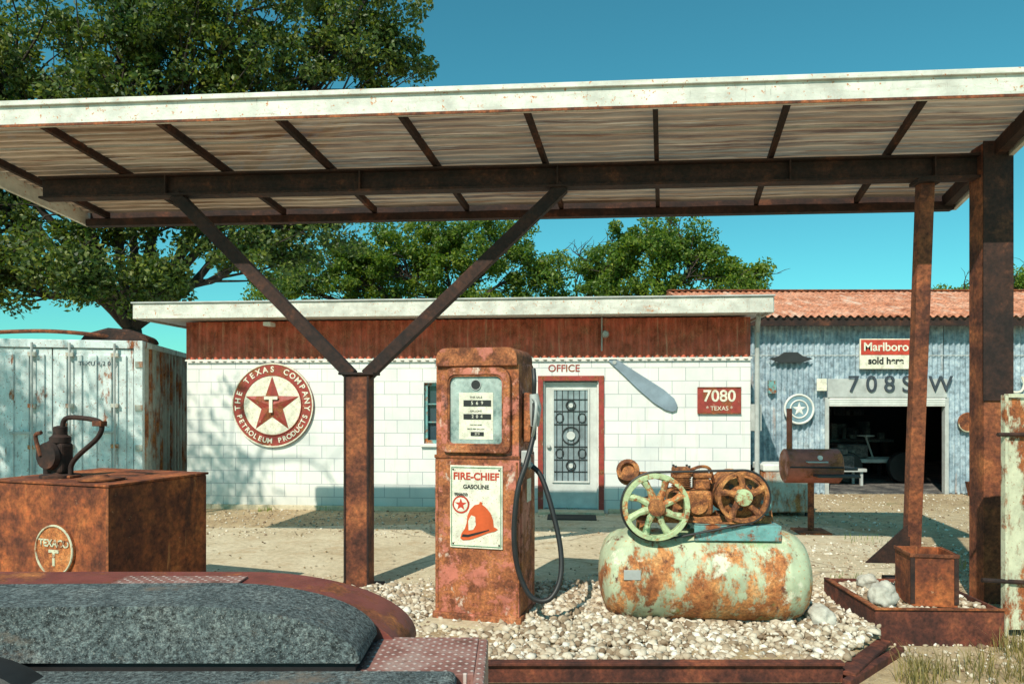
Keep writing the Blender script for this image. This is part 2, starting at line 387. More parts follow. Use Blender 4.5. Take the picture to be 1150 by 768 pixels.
boxes('window_frame',[(3.82,3.87,.05,.12,1.04,1.98),(4.67,4.72,.05,.12,1.04,1.98),(3.87,4.67,.05,.12,1.93,1.98),(3.87,4.67,.05,.12,1.04,1.09),
  (4.25,4.28,.06,.11,1.09,1.93),(3.87,4.25,.07,.10,1.36,1.38),(3.87,4.25,.07,.10,1.64,1.66),(4.28,4.67,.07,.10,1.36,1.38),(4.28,4.67,.07,.10,1.64,1.66)],m_teal,B)
boxes('window_glass',[(3.86,4.68,.125,.135,1.05,1.97)],m_glass,B)
boxes('window_sill',[(3.78,4.76,-.05,.0,.99,1.038)],m_white,B,.005)
boxes('door_slab',[(5.69,6.48,.07,.12,.06,1.985)],m_door,B,.004)
boxes('door_threshold',[(5.6,6.58,-.28,.0,.0,.055)],m_conc,B,.01)
boxes('door_mat',[(5.75,6.45,-.75,-.32,.013,.028)],m_dark,B,.004)
boxes('door_frame',[(5.585,5.665,-.03,.03,.05,2.08),(6.505,6.585,-.03,.03,.05,2.08),(5.665,6.505,-.03,.03,2.003,2.08)],m_maroon,B,.004)
boxes('door_inner_jamb',[(5.667,5.69,.03,.13,.056,1.998),(6.48,6.503,.03,.13,.056,1.998)],m_door,B)
boxes('door_glass',[(5.83,6.34,.058,.069,.48,1.86)],m_dglass,B)
boxes('door_glass_trim',[(5.80,5.828,.045,.069,.45,1.89),(6.342,6.37,.045,.069,.45,1.89),(5.828,6.342,.045,.069,1.862,1.89),(5.828,6.342,.045,.069,.45,.478)],m_door,B,.003)
for i in range(6): tube('iron_bar',[(5.87+.086*i,.05,.48),(5.87+.086*i,.05,1.86)],.006,m_iron,B,6)
for zz in (.62,.80,1.00,1.34,1.54,1.72): tube('iron_crossbar',[(5.83,.048,zz),(6.34,.048,zz)],.007,m_iron,B,6)
for zz,rr in ((.71,.07),(1.17,.13),(1.63,.07)):
    tube('iron_ring',circ(6.085,zz,rr,rr,.044,24),.010,m_iron,B,6)
    disc('iron_rosette',(6.085,zz),rr*.5,.03,.046,m_door,B,20)
for dx in (-.17,.17):
    for zz in (.90,1.44): tube('iron_scroll',circ(6.085+dx,zz,.06,.07,.045,14),.007,m_iron,B,6)
lathe('door_knob',[(.0,0),(.03,.005),(.035,.03),(.02,.05),(.001,.055)],m_galvl,B,(5.75,.07,1.0),(pi/2,0,0),16)
text('office_lettering','OFFICE',.15,(5.98,-.004,2.19),m_maroon,B,0,.003,'CENTER',.002)
lathe('band_lamp',[(.05,0),(.06,.05),(.04,.11),(.001,.12)],m_galvl,B,(6.6,-.04,2.70),(pi/2,0,0),16)
tube('lamp_conduit',[(6.55,-.058,2.95),(6.55,-.058,2.45)],.011,m_galvl,B,8)
boxes('camera_housing',[(1.38,1.5,-.3,-.1,2.85,2.91)],m_white,B,.01)
tube('downspout',[(8.82,-.1,.05),(8.82,-.1,2.7),(8.78,-.35,2.93)],.035,m_galvl,B,10)
boxes('meter_box',[(8.76,8.92,.02,.2,1.25,1.65)],m_galvl,B,.01)
tube('vent_pipe',[(8.85,.05,1.65),(8.85,.05,2.9)],.025,m_galvl,B,8)

K=empty('round_star_sign',(-5.17+1.42*.9965,11.33-1.42*.0834,1.63),th)
disc('plate',(0,0),.66,-.04,-.006,m_maroon,K,64)
tube('rim',circ(0,0,.65,.65,-.04,48),.012,m_signwhite,K,6)
disc('white_field',(0,0),.47,-.047,-.041,m_signwhite,K,48)
tube('inner_ring',circ(0,0,.47,.47,-.046,48),.01,m_maroon,K,6)
star('star',(0,-.05,0),.455,m_maroon,K,.05)
text('letter_T','T',.34,(0,-.1,0),m_signwhite,K,0,.006,'CENTER',.01)
ringtext('THE TEXAS COMPANY',.56,.125,(0,-.045,0),m_signwhite,K,3.3)
ringtext('PETROLEUM PRODUCTS',.56,.11,(0,-.045,0),m_signwhite,K,2.5,True)

def on_wall(u,z,off=0): return (-5.17+u*.9965-off*.0834,11.33-u*.0834-off*.9965,z)
PB=empty('wall_blade_shape',on_wall(7.16,1.95,.01),th)  # blade-shaped blue-grey plate laid flat on the wall
pts=[(-.62,.05),(-.3,.075),(0,.105),(.3,.13),(.5,.12),(.6,.07),(.64,0),(.6,-.06),(.5,-.10),(.3,-.12),(0,-.105),(-.3,-.07),(-.62,-.04)]
prism('blade',[(p[0],p[1]) for p in reversed(pts)],-.03,-.005,plain('blue_grey_plate',(.24,.31,.38),.5,.35,4),PB,.008,rot=(0,math.atan2(.76,.97),0))
disc('upper_disc',(-.42,.33),.03,-.045,-.03,m_galvl,PB,12)
N=empty('house_number_sign',on_wall(8.29,1.705,.0),th)
boxes('plate',[(-.32,.32,-.03,-.006,-.2,.2)],m_maroon,N,.01)
text('digits','7080',.24,(0,-.032,.06),m_signwhite,N,0,.004,'CENTER',.004)
text('small_lettering','* TEXAS *',.09,(0,-.032,-.12),m_signwhite,N,0,.003)
boxes('rim',[(-.32,.32,-.036,-.031,.185,.2),(-.32,.32,-.036,-.031,-.2,-.185)],m_rust,N)

# ------------------------------------------------------------------ garage
G=empty('corrugated_garage',(0,13,0))
corrug('front_wall_sheets',3.62,5.77,0,3.22,0,m_galv,G,.10,.02)
corrug('front_wall_sheets',7.88,13,0,3.22,0,m_galv,G,.10,.02)
corrug('front_wall_sheets',5.77,7.88,2.06,3.22,0,m_galv,G,.10,.02)
boxes('sheet_lap',[(3.62,13,-.024,-.021,2.52,2.535)],m_galvl,G)
boxes('door_housing',[(5.74,7.91,-.06,-.03,1.76,2.10)],m_galvl,G,.005)
boxes('rolled_door_edge',[(5.77,7.88,-.06,.0,1.60,1.75)],m_white,G,.01)
boxes('rolled_door_slats',[(5.77,7.88,-.066,-.061,z,z+.012) for z in (1.63,1.67,1.71)],m_galvl,G)
boxes('door_frame',[(5.70,5.77,-.04,.06,0,1.76),(7.88,7.95,-.04,.06,0,1.76)],m_galvl,G,.004)
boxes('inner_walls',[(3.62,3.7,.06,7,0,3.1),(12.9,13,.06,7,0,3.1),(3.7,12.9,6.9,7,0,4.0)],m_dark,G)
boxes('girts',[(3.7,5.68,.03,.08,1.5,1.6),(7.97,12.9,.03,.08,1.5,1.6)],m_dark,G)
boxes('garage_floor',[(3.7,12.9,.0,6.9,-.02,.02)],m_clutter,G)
def slope_roof(name,ya,za,yb,zb,x0,x1,mat,par):
    pitch=.14;n=int((x1-x0)/pitch*6);v=[]
    for i in range(n+1):
        x=x0+(x1-x0)*i/n; a=.024*math.sin(2*pi*(x-x0)/pitch); v+=[(x,ya,za+a),(x,yb,zb+a)]
    return mesh(name,v,[(2*i,2*i+2,2*i+3,2*i+1) for i in range(n)],mat,par,True)
slope_roof('roof_front',-.35,3.20,3.5,4.22,3.6,13.2,m_roofrust,G)
slope_roof('roof_back',3.5,4.22,7.3,3.15,3.6,13.2,m_roofrust,G)
boxes('ridge_cap',[(3.6,13.2,3.38,3.62,4.23,4.26)],m_rust,G)
boxes('eave_board',[(3.6,13.2,-.30,-.26,3.04,3.165)],m_rustdark,G)
text('lettering','7 0 8 S',.42,(6.68,-.076,1.99),m_navy,G,0,.01,'CENTER',.002)
text('lettering','W',.42,(7.78,-.076,1.99),m_navy,G,0,.01,'CENTER',.002)
def at(n,x,y,z): return empty(n,(x,y,z))
Z=at('cigarette_advert_sign',6.79,12.93,2.55)
boxes('board',[(-.49,.49,-.03,.0,-.275,.275)],m_signwhite,Z,.008)
boxes('red_field',[(-.47,.47,-.035,-.031,-.02,.255)],m_signred,Z)
text('brand_lettering','Marlboro',.215,(-.02,-.04,.12),m_signwhite,Z,0,.002,'CENTER',.004)
text('lettering','sold here',.17,(-.02,-.036,-.13),m_blackp,Z,0,.002,'CENTER',.005)
W=at('round_wall_emblem',5.2,12.93,1.55)
disc('plate',(0,0),.27,-.03,.0,plain('emblem_blue_grey',(.20,.32,.38),.5,.4,5),W,40)
tube('rim',circ(0,0,.26,.26,-.03,32),.02,m_white,W,8)
tube('inner_rim',circ(0,0,.16,.16,-.032,24),.014,m_white,W,8)
star('star',(0,-.035,0),.13,m_white,W,.01)
Q=at('round_rusty_sign',8.27,12.95,1.31); disc('plate',(0,0),.17,-.03,0,m_rust,Q,32); tube('rim',circ(0,0,.17,.17,-.03,28),.01,m_gate,Q,6)
H=at('hanging_small_sign',5.6,12.9,2.0); boxes('plate',[(-.09,.09,-.03,-.01,-.12,.1)],m_signwhite,H,.005); tube('hook',[(0,-.02,.1),(0,-.02,.2)],.006,m_iron,H,6)
H=at('tin_plaque',5.05,12.92,2.48)
prism('plate',[(-.4,-.02),(-.2,-.09),(.2,-.09),(.4,-.02),(.22,.03),(.12,.1),(-.12,.1),(-.22,.03)],-.03,0,m_iron,H,.005)
H=at('wall_notice_box',4.72,12.95,1.95); boxes('box',[(-.07,.07,-.05,.02,-.12,.12)],m_teal,H,.005)
H=at('horseshoe_ornament',9.15,12.94,2.0); tube('shoe',[(-.1,-.02,.14),(-.14,-.02,0),(-.08,-.02,-.13),(.08,-.02,-.13),(.14,-.02,0),(.1,-.02,.14)],.02,m_signwhite,H,8,5)
WB=at('workbench',6.9,16.2,0)
boxes('top',[(-1.2,1.6,-.35,.35,.78,.84)],m_clutter,WB,.01)
boxes('legs',[(-1.15,-1.05,-.3,-.2,.02,.78),(1.4,1.5,-.3,-.2,.02,.78),(-1.15,-1.05,.2,.3,.02,.78),(1.4,1.5,.2,.3,.02,.78)],m_rustdark,WB)
L=[]
for i in range(24):
    x=random.uniform(-1.1,1.4); y=random.uniform(-.25,.2); w=random.uniform(.04,.14); h=random.uniform(.05,.36); L.append((x,x+w,y,y+w,.842,.842+h))
boxes('tools_and_tins',L,m_clutter,WB,.006)
SH=at('parts_shelf',7.2,18.3,0)
boxes('shelves',[(-1.9,2,-.2,.2,z,z+.03) for z in (.3,.8,1.3,1.8)],m_rustdark,SH)
L=[]
for z in (.33,.83,1.33):
    x=-1.6
    while x<1.8:
        w=random.uniform(.08,.3); L.append((x,x+w,-.17,.1,z,z+random.uniform(.1,.35))); x+=w+random.uniform(.01,.1)
boxes('stored_boxes',L,m_clutter,SH,.005)
EN=at('engine_block',6.5,14.3,0)
boxes('stand',[(-.5,.5,-.25,.25,.3,.36),(-.45,-.4,-.2,-.15,.02,.3),(.4,.45,-.2,-.15,.02,.3),(-.45,-.4,.15,.2,.02,.3),(.4,.45,.15,.2,.02,.3)],m_galvl,EN)
boxes('block',[(-.35,.3,-.18,.18,.362,.62),(-.25,.2,-.12,.12,.622,.75)],m_clutter,EN,.03)
disc('pulley',(-.1,.5),.12,-.24,-.19,m_galvl,EN,20)
tube('exhaust',[(-.35,-.1,.6),(-.6,-.15,.65),(-.7,-.15,.4)],.03,m_galvl,EN,10,5)
OV=at('old_car_chassis',7.3,15.0,0)
boxes('frame_rails',[(-.6,.9,-.3,-.24,.42,.5),(-.6,.9,.3,.36,.42,.5),(-.6,-.5,-.24,.3,.42,.5),(.8,.9,-.24,.3,.42,.5)],m_galvl,OV,.01)
boxes('engine_cover',[(-.55,.1,-.24,.24,.5,.8)],m_clutter,OV,.05)
for xx in (-.45,.7): lathe('wheel',[(.08,0),(.3,.02),(.32,.06),(.32,.12),(.3,.16),(.08,.17)],m_black,OV,(xx,-.32,.34),(pi/2,0,0),28)
tube('steering_column',[(.3,0,.5),(.1,-.1,.95)],.02,m_galvl,OV,8); tube('steering_wheel',[(.1+.16*math.cos(a*pi/8),-.1+.16*math.sin(a*pi/8),.97) for a in range(17)],.012,m_galvl,OV,6)
tr=at('steel_trash_can',3.78,11.2,0); lathe('can',[(.19,0),(.22,.65),(.235,.66),(.235,.68),(.2,.68),(.18,.05)],m_iron,tr)
CH=at('chest_freezer',4.07,10.7,0)
boxes('body',[(-.37,.37,-.24,.24,.06,.66)],m_contside,CH,.02); boxes('lid',[(-.385,.385,-.255,.25,.665,.77)],m_white,CH,.02)
boxes('feet',[(-.33,-.27,-.2,-.14,0,.06),(.27,.33,-.2,-.14,0,.06),(-.33,-.27,.14,.2,0,.06),(.27,.33,.14,.2,0,.06)],m_iron,CH)
PT=at('wooden_planter',8.3,12.6,0); prism('box',[(-.14,0),(.14,0),(.2,.26),(-.2,.26)],-.15,.15,m_rust,PT,.01)

# ------------------------------------------------------------------ BBQ grill
GR=empty('barbecue_smoker',(3.86,9.2,0),-.08)
lathe('drum',[(.02,-.35),(.20,-.345),(.22,-.33),(.22,.33),(.20,.345),(.02,.35)],m_grill,GR,(0,0,.86),(0,pi/2,0))
tube('lid_seam',[(-.33,-.223,.86),(.33,-.223,.86)],.010,m_iron,GR,8)
tube('lid_handle',[(-.12,-.2,.93),(-.12,-.27,.93),(.12,-.27,.93),(.12,-.2,.93)],.01,m_galvl,GR,8)
tube('chimney',[(-.27,.0,1.02),(-.27,0,1.60)],.035,m_grill,GR,14)
boxes('shelf',[(-.05,.46,-.42,-.22,.75,.78)],m_iron,GR,.005); boxes('side_table',[(.36,.52,-.18,.18,.82,.85)],m_iron,GR,.005)
tube('pedestal',[(0,0,.03),(0,0,.66)],.04,m_rust,GR,12)
boxes('base_plate',[(-.2,.2,-.2,.2,0,.03)],m_rust,GR,.005)
disc('thermometer',(.05,.98),.03,-.21,-.17,m_white,GR,16)

# ------------------------------------------------------------------ shipping container
ca=math.atan2(.219,.976)
C=empty('shipping_container',(-5.55,10.7,0),ca)
Wc=2.44; Hc=2.6
boxes('corner_posts',[(-.12,0,0,.12,.02,Hc),(-Wc,-Wc+.12,0,.12,.02,Hc),(-Wc+.12,-.12,0,.1,Hc-.12,Hc),(-Wc+.12,-.12,0,.1,.02,.16),
   (-.1,0,5.9,6.0,.02,Hc),(-.06,0,.12,5.9,Hc-.09,Hc),(-.06,0,.12,5.9,.02,.16)],m_cont,C,.008)
boxes('roof_panel',[(-Wc,-.062,.12,6,Hc-.05,Hc-.02)],m_cont,C)
for s in (0,1):
    x0=-Wc+.13+s*1.095; x1=x0+1.08
    boxes('door_leaf',[(x0,x1,.03,.07,.17,Hc-.13)],m_cont,C,.006)
    for k in range(5):
        boxes('door_rib',[(x0+.08+k*.2,x0+.19+k*.2,.005,.029,.25,Hc-.22)],m_cont,C,.01)
    for k in (.24,.84):
        tube('lock_rod',[(x0+k,-.035,.1),(x0+k,-.035,Hc-.05)],.018,m_galvl,C,10)
        for zz in (.3,1.0,1.6,2.35): boxes('rod_bracket',[(x0+k-.05,x0+k+.05,-.05,.004,zz,zz+.06)],m_contside,C,.004)
        boxes('lock_handle',[(x0+k-.28,x0+k,-.06,-.045,1.22,1.26)],m_galvl,C,.004)
    for zz in (.35,.95,1.55,2.2): boxes('hinge',[((-Wc+.02) if s==0 else -.1,(-Wc+.16) if s==0 else .004,-.02,.004,zz,zz+.09)],m_contside,C,.004)
text('container_marking','TEXU 4 2 0 7',.09,(-.62,.0,2.25),m_navy,C,0,.002)
v=[];y=.12
pr=[]
while y<5.88: pr+=[(y,-.02),(y+.07,-.02),(y+.11,-.055),(y+.18,-.055)]; y+=.22
for yy,xx in pr: v+=[(xx,min(yy,5.9),.16),(xx,min(yy,5.9),Hc-.09)]
mesh('side_wall',v,[(2*i,2*i+2,2*i+3,2*i+1) for i in range(len(pr)-1)],m_contside,C)
boxes('far_side_wall',[(-Wc,-Wc+.04,.12,6,.02,Hc-.05),(-Wc+.04,-.1,5.94,5.98,.02,Hc-.05)],m_contside,C)
boxes('floor',[(-Wc+.04,-.06,.1,5.9,.05,.16)],m_dark,C)
tube('rusty_rail',[(-2.3,.3,2.7),(-1.4,.25,2.74),(-.7,.3,2.70),(-.35,.5,2.66)],.03,m_rust,C,8,6)
RB=empty('old_engine_hood',(-6.15,11.2,2.6),.2)
prism('hood',[(-.5,.0),(.5,.0),(.45,.1),(.2,.2),(-.1,.22),(-.42,.12)],-.3,.3,m_rustdark,RB,.04)
# ------------------------------------------------------------------ rusty cabinet + hand pump
CA=empty('rusty_oil_cabinet',(-2.86,5.05,0),math.atan2(-.326,.945))
boxes('body',[(-1.15,0,0,.95,0.02,1.085)],m_cab,CA,.008)
boxes('lid',[(-1.165,.012,-.012,.962,1.087,1.105)],m_cab,CA,.004)
boxes('weld_lip',[(-.02,.004,-.006,-.001,.03,1.08)],m_rust,CA)
EC=(-.50,-.02,.61)
disc('emblem_plate',(EC[0],EC[2]),.187,-.02,-.001,rust('emblem_rust',[R1,R2,R3,R4],9),CA,48)
tube('emblem_rim',circ(EC[0],EC[2],.180,.180,-.022,40),.008,m_gate,CA,6)
text('emblem_lettering','TEXACO',.074,(EC[0],-.022,EC[2]+.05),m_gate,CA,0,.004,'CENTER',.002)
text('emblem_T','T',.16,(EC[0],-.022,EC[2]-.06),m_gate,CA,0,.004,'CENTER',.004)
lathe('filler_cap',[(.14,0),(.16,.006),(.16,.018),(.06,.024),(.04,.04),(.001,.042)],m_rust,CA,(-.30,.2,1.107))
HP=empty('hand_crank_pump',(-3.52,5.55,1.107),math.atan2(-.326,.945))
lathe('base',[(.14,0),(.14,.02),(.06,.03),(.055,.06)],m_rustdark,HP)
boxes('housing',[(-.09,.08,-.06,.06,.03,.27)],m_rustdark,HP,.03,seg=3)
lathe('cylinder',[(.06,.25),(.075,.27),(.075,.31),(.05,.33),(.05,.39),(.02,.4)],m_rustdark,HP)
lathe('gear_case',[(.10,-.03),(.11,0),(.10,.03)],m_rustdark,HP,(-.03,-.07,.17),(pi/2,0,0))
tube('intake',[(-.14,0,.02),(-.14,0,.22),(-.05,0,.28)],.028,m_rustdark,HP,10,5)
tube('spout',[(.02,0,.36),(.04,0,.44),(.12,0,.465),(.34,0,.45),(.42,0,.42),(.42,.0,.36),(.36,0,.29),(.2,0,.18),(.12,0,.10),(.11,0,.02)],.019,m_rustdark,HP,12,6)
tube('handle',[(-.08,-.1,.17),(-.12,-.11,.32),(-.06,-.11,.35)],.015,m_rust,HP,8,5)
boxes('flange',[(.06,.16,-.05,.05,.0,.02),(.36,.45,-.03,.03,.40,.44)],m_rust,HP,.005)

# ------------------------------------------------------------------ canopy
cr=-math.atan(.075)
A=empty('station_canopy',(0,6.37,0),cr)
def rz(v): return 3.875-.12*v
SK=.1375; V0=-.93; V1=1.03; U0=-4.98; U1=4.05
pitch=.095; n=int((V1-V0)/pitch*6); v=[]; NU=24
for i in range(n+1):
    vv=V0+(V1-V0)*i/n; zz=rz(vv)+.015*math.sin(2*pi*(vv-V0)/pitch)
    for k in range(NU+1):
        uu=U0+(U1-U0)*k/NU+SK*(vv-V0); sag=-.006*abs(math.sin(pi*k*.5)); v.append((uu,vv,zz+sag))
f=[]
for i in range(n):
    for k in range(NU):
        a=i*(NU+1)+k; f.append((a,a+1,a+NU+2,a+NU+1))
mesh('roof_sheets',v,f,m_sheet,A,True)
def skewbar(name,u,w,v0,v1,zt0,zt1,h,mat):
    vv=[]
    for (q,zt) in ((v0,zt0),(v1,zt1)):
        uu=u+SK*(q-V0)
        vv+=[(uu-w/2,q,zt-h),(uu+w/2,q,zt-h),(uu+w/2,q,zt),(uu-w/2,q,zt)]
    return mesh(name,vv,[(0,1,2,3),(7,6,5,4),(0,4,5,1),(1,5,6,2),(2,6,7,3),(3,7,4,0)],mat,A)
for k in range(-5,5):
    u=.17+.98*k
    skewbar('purlin',u,.04,V0+.01,V1-.01,rz(V0)-.018,rz(V1)-.018,.063,m_rustdark)
for q in (-.45,.52): boxes('sheet_lap_strip',[(U0+SK*(q-V0)+.05,U1+SK*(q-V0)-.05,q-.012,q+.012,rz(q)-.026,rz(q)-.018)],m_galvl,A)
boxes('front_fascia',[(U0-.02,U1+.02,V0-.05,V0-.01,3.885,4.075)],m_fascia,A,.006)
boxes('front_fascia_lip',[(U0-.02,U1+.02,V0-.075,V0-.052,4.045,4.085)],m_fascia,A,.004)
boxes('front_fascia_bottom_lip',[(U0-.02,U1+.02,V0-.06,V0-.052,3.88,3.90)],m_rust,A)
skewbar('left_fascia',U0-.02,.04,V0-.0,V1+.04,rz(V0)+.05,rz(V1)+.05,.2,m_fascia)
skewbar('right_fascia',U1+.02,.04,V0-.0,V1+.04,rz(V0)+.05,rz(V1)+.05,.2,m_fascia)
skewbar('right_edge_beam',U1-.07,.08,V0+.02,V1,rz(V0)-.020,rz(V1)-.020,.12,m_rustdark)
boxes('main_beam',[(-4.42,4.0,-.07,.07,3.585,3.605),(-4.42,4.0,-.07,.07,3.770,3.79),(-4.42,4.0,-.012,.012,3.605,3.770)],m_rustdark,A,.003)
boxes('main_beam_stiffener',[(u,u+.012,-.068,-.013,3.606,3.769) for u in (-3.2,-1.38,.4,2.4,3.6)],m_rustdark,A)
boxes('back_beam',[(U0+SK*1.96+.02,U1+SK*1.96-.02,V1-.06,V1+.04,rz(V1)-.165,rz(V1)-.09)],m_rustdark,A,.004)
boxes('back_fascia',[(U0+SK*1.96,U1+SK*1.96,V1+.045,V1+.06,rz(V1)-.15,rz(V1)+.05)],m_rustdark,A,.003)
boxes('y_post',[(-1.50,-1.28,-.10,.10,0,1.93)],m_rustpost,A,.01)
boxes('y_post_edge',[(-1.505,-1.485,-.108,-.101,0,1.93),(-1.295,-1.275,-.108,-.101,0,1.93)],m_rustdark,A,.003)
boxes('y_post_cap',[(-1.55,-1.23,-.12,.12,1.932,1.955)],m_rustdark,A,.003)
boxes('y_post_base_plate',[(-1.58,-1.20,-.18,.18,.007,.022)],m_rustdark,A,.003)
def bar(name,p0,p1,w,d,mat,parent,bv=.006):
    P0=Vector(p0);P1=Vector(p1);L=(P1-P0).length; dr=(P1-P0).normalized()
    o=boxes(name,[(-w/2,w/2,-d/2,d/2,0,L)],mat,parent,bv)
    y=Vector((0,1,0)); y=(y-dr*y.dot(dr)).normalized(); x=y.cross(dr)
    M=Matrix((x,y,dr)).transposed(); o.rotation_mode='QUATERNION'; o.rotation_quaternion=M.to_quaternion(); o.location=P0; return o
bar('y_brace',(-1.46,0,1.93),(-3.12,0,3.60),.11,.11,m_rustdark,A)
bar('y_brace',(-1.32,0,1.93),(.46,0,3.60),.11,.11,m_rustdark,A)
boxes('end_column',[(3.97,4.19,-.11,-.09,0,3.86),(3.97,4.19,.09,.11,0,3.86),(4.07,4.09,-.09,.09,0,3.86),(3.97,3.985,-.09,.09,0,3.86)],m_rustpost,A,.004)
boxes('end_column_upper',[(3.96,4.20,-.125,-.112,1.7,3.87)],m_rustdark,A,.003)
bar('leaning_post',(3.56,.28,.1),(3.56,.02,3.585),.12,.10,m_rustpost,A)
boxes('leaning_post_cap',[(3.46,3.66,-.09,.09,3.555,3.583)],m_rustdark,A)
prism('post_gusset',[(3.14,.26),(3.52,.26),(3.52,.62)],.2,.22,m_rustdark,A)
boxes('post_foot',[(3.38,3.76,.08,.45,.0,.1)],m_rustdark,A,.005)

# ------------------------------------------------------------------ gravel island
poly=[(-.32,4.36),(2.0,4.36),(2.55,4.93),(2.6,5.9),(2.4,6.15),(-1.1,6.3),(-1.6,5.8),(-1.2,5.0)]
slab('gravel_island_bed',poly,-.02,.075,m_dirt)
def inpoly(x,y,P):
    c=False;j=len(P)-1
    for i in range(len(P)):
        if (P[i][1]>y)!=(P[j][1]>y) and x<(P[j][0]-P[i][0])*(y-P[i][1])/(P[j][1]-P[i][1])+P[i][0]: c=not c
        j=i
    return c
bm=bmesh.new(); bmesh.ops.create_icosphere(bm,subdivisions=1,radius=1); bm.verts.ensure_lookup_table()
IV=np.array([p.co[:] for p in bm.verts]); IF=np.array([[q.index for q in fc.verts] for fc in bm.faces]); bm.free()
def fastmesh(name,V,F,mat):
    me=bpy.data.meshes.new(name); k=F.shape[1]
    me.vertices.add(len(V)); me.vertices.foreach_set('co',V.astype(np.float32).ravel())
    me.loops.add(F.size); me.loops.foreach_set('vertex_index',F.astype(np.int32).ravel())
    me.polygons.add(len(F)); me.polygons.foreach_set('loop_start',(np.arange(len(F))*k).astype(np.int32))
    me.update(calc_edges=True); me.materials.append(mat)
    o=bpy.data.objects.new(name,me); COL.objects.link(o); return o
def stones(name,pos,size,mat):
    n=len(pos); pos=np.array(pos); size=np.array(size)
    nv=len(IV)
    V=IV[None]*(1+rng.uniform(-.28,.28,(n,nv,1)))
    sc=rng.uniform(.6,1.25,(n,1,3)); sc[:,:,2]*=.75
    V=V*sc*size[:,None,None]
    a=rng.uniform(0,2*pi,n); b=rng.uniform(-.6,.6,n)
    ca_,sa=np.cos(a),np.sin(a); cb_,sb=np.cos(b),np.sin(b)
    X=V[...,0]*cb_[:,None]+V[...,2]*sb[:,None]; Zz=-V[...,0]*sb[:,None]+V[...,2]*cb_[:,None]; Y=V[...,1]
    V=np.stack([X*ca_[:,None]-Y*sa[:,None],X*sa[:,None]+Y*ca_[:,None],Zz],-1)+pos[:,None]
    F=(IF[None]+(np.arange(n)*nv)[:,None,None]).reshape(-1,3)
    return fastmesh(name,V.reshape(-1,3),F,mat)
P=[];Sz=[]
while len(P)<10500:
    x=random.uniform(-1.7,2.65); y=random.uniform(4.34,6.35)
    if inpoly(x,y,poly):
        s=random.choice([.011,.015,.02,.026,.034])*random.uniform(.8,1.25)
        hz=.02*math.sin(x*3)+.015*math.sin(y*5+x)
        P.append((x,y,.085+hz+random.uniform(0,.02))); Sz.append(s)
stones('gravel_island',P,Sz,m_gravel)
P=[];Sz=[]
while len(P)<9500:
    r=random.random()
    if r<.32: x=random.gauss(.5,2.0); y=random.gauss(6.35,.3)
    elif r<.75: x=random.uniform(-4.5,9); y=random.uniform(8.8,12.9)
    else: x=random.uniform(2.6,5.2); y=random.uniform(4.2,8.5)
    if y<4.2: continue
    P.append((x,y,.008)); Sz.append(random.choice([.007,.010,.014,.02])*random.uniform(.7,1.2))
stones('scattered_gravel',P,Sz,m_gravel)
E=empty('steel_edging')
boxes('front_channel',[(-.45,2.0,4.30,4.335,-.02,.13),(-.45,2.0,4.24,4.30,-.02,.0),(-.45,2.0,4.27,4.30,.11,.13)],m_planter,E,.004)
bar('angled_channel',(2.0,4.32,.055),(2.52,4.90,.055),.03,.16,m_planter,E)
bar('angled_rail',(1.98,4.22,.02),(2.62,4.80,.02),.06,.05,m_planter,E)
PL=empty('steel_planter',(2.97,5.38,0),-.03)
boxes('sides',[(-.43,.45,-.44,-.42,0,.25),(-.43,.45,.42,.44,0,.25),(-.43,-.41,-.42,.42,0,.25),(.43,.45,-.42,.42,0,.25)],m_planter,PL,.003)
boxes('rim',[(-.44,.46,-.455,-.425,.252,.262),(-.44,-.40,-.42,.42,.252,.262)],m_rust,PL)
boxes('fill',[(-.41,.43,-.42,.42,.0,.2)],m_dirt,PL)
P=[(2.97+random.uniform(-.4,.42),5.38+random.uniform(-.4,.4),.21+random.uniform(0,.02)) for _ in range(900)]
stones('planter_gravel',P,[random.uniform(.012,.028) for _ in P],m_gravel)
RBx=empty('rusty_square_bin',(3.03,5.22,.235),-.15)
boxes('sides',[(-.155,.155,-.15,-.14,0,.37),(-.155,.155,.14,.15,0,.37),(-.155,-.145,-.14,.14,0,.37),(.145,.155,-.14,.14,0,.37),(-.145,.145,-.14,.14,0,.02)],m_cab,RBx,.002)
boxes('rim',[(-.165,.165,-.16,-.151,.35,.375),(-.165,-.156,-.151,.15,.35,.375),(.156,.165,-.151,.15,.35,.375)],m_rust,RBx,.002)
boxes('strap',[(-.16,-.13,-.156,-.151,.02,.35),(.13,.16,-.156,-.151,.02,.35)],m_rustdark,RBx)
def rock(name,loc,s,seed):
    bm=bmesh.new(); bmesh.ops.create_icosphere(bm,subdivisions=4,radius=1)
    for q in bm.verts:
        d=1+.28*mn.noise(q.co*1.4+Vector((seed,0,0)))+.10*mn.noise(q.co*4+Vector((0,seed,0)))+.04*mn.noise(q.co*10)
        q.co=Vector((q.co.x*d*s[0],q.co.y*d*s[1],q.co.z*d*s[2]))
    me=bpy.data.meshes.new(name); bm.to_mesh(me); bm.free(); me.materials.append(m_rock)
    me.polygons.foreach_set('use_smooth',[True]*len(me.polygons))
    o=bpy.data.objects.new(name,me); o.location=loc; o.rotation_euler=(.2,.1,seed); COL.objects.link(o)
rock('limestone_rock',(2.70,5.18,.29),(.12,.09,.095),1)
rock('limestone_rock',(2.22,5.12,.15),(.11,.08,.085),5)
rock('limestone_rock',(2.82,5.65,.27),(.08,.07,.06),9)
GT=empty('rusty_gate_panel',(3.52,5.1,0),.05)
boxes('sheet',[(.025,.95,0,.012,.06,1.72)],m_gate,GT,.004)
boxes('frame',[(0,.024,-.02,.03,.02,1.74),(.025,.95,-.02,.03,1.722,1.75)],m_gate,GT,.004)
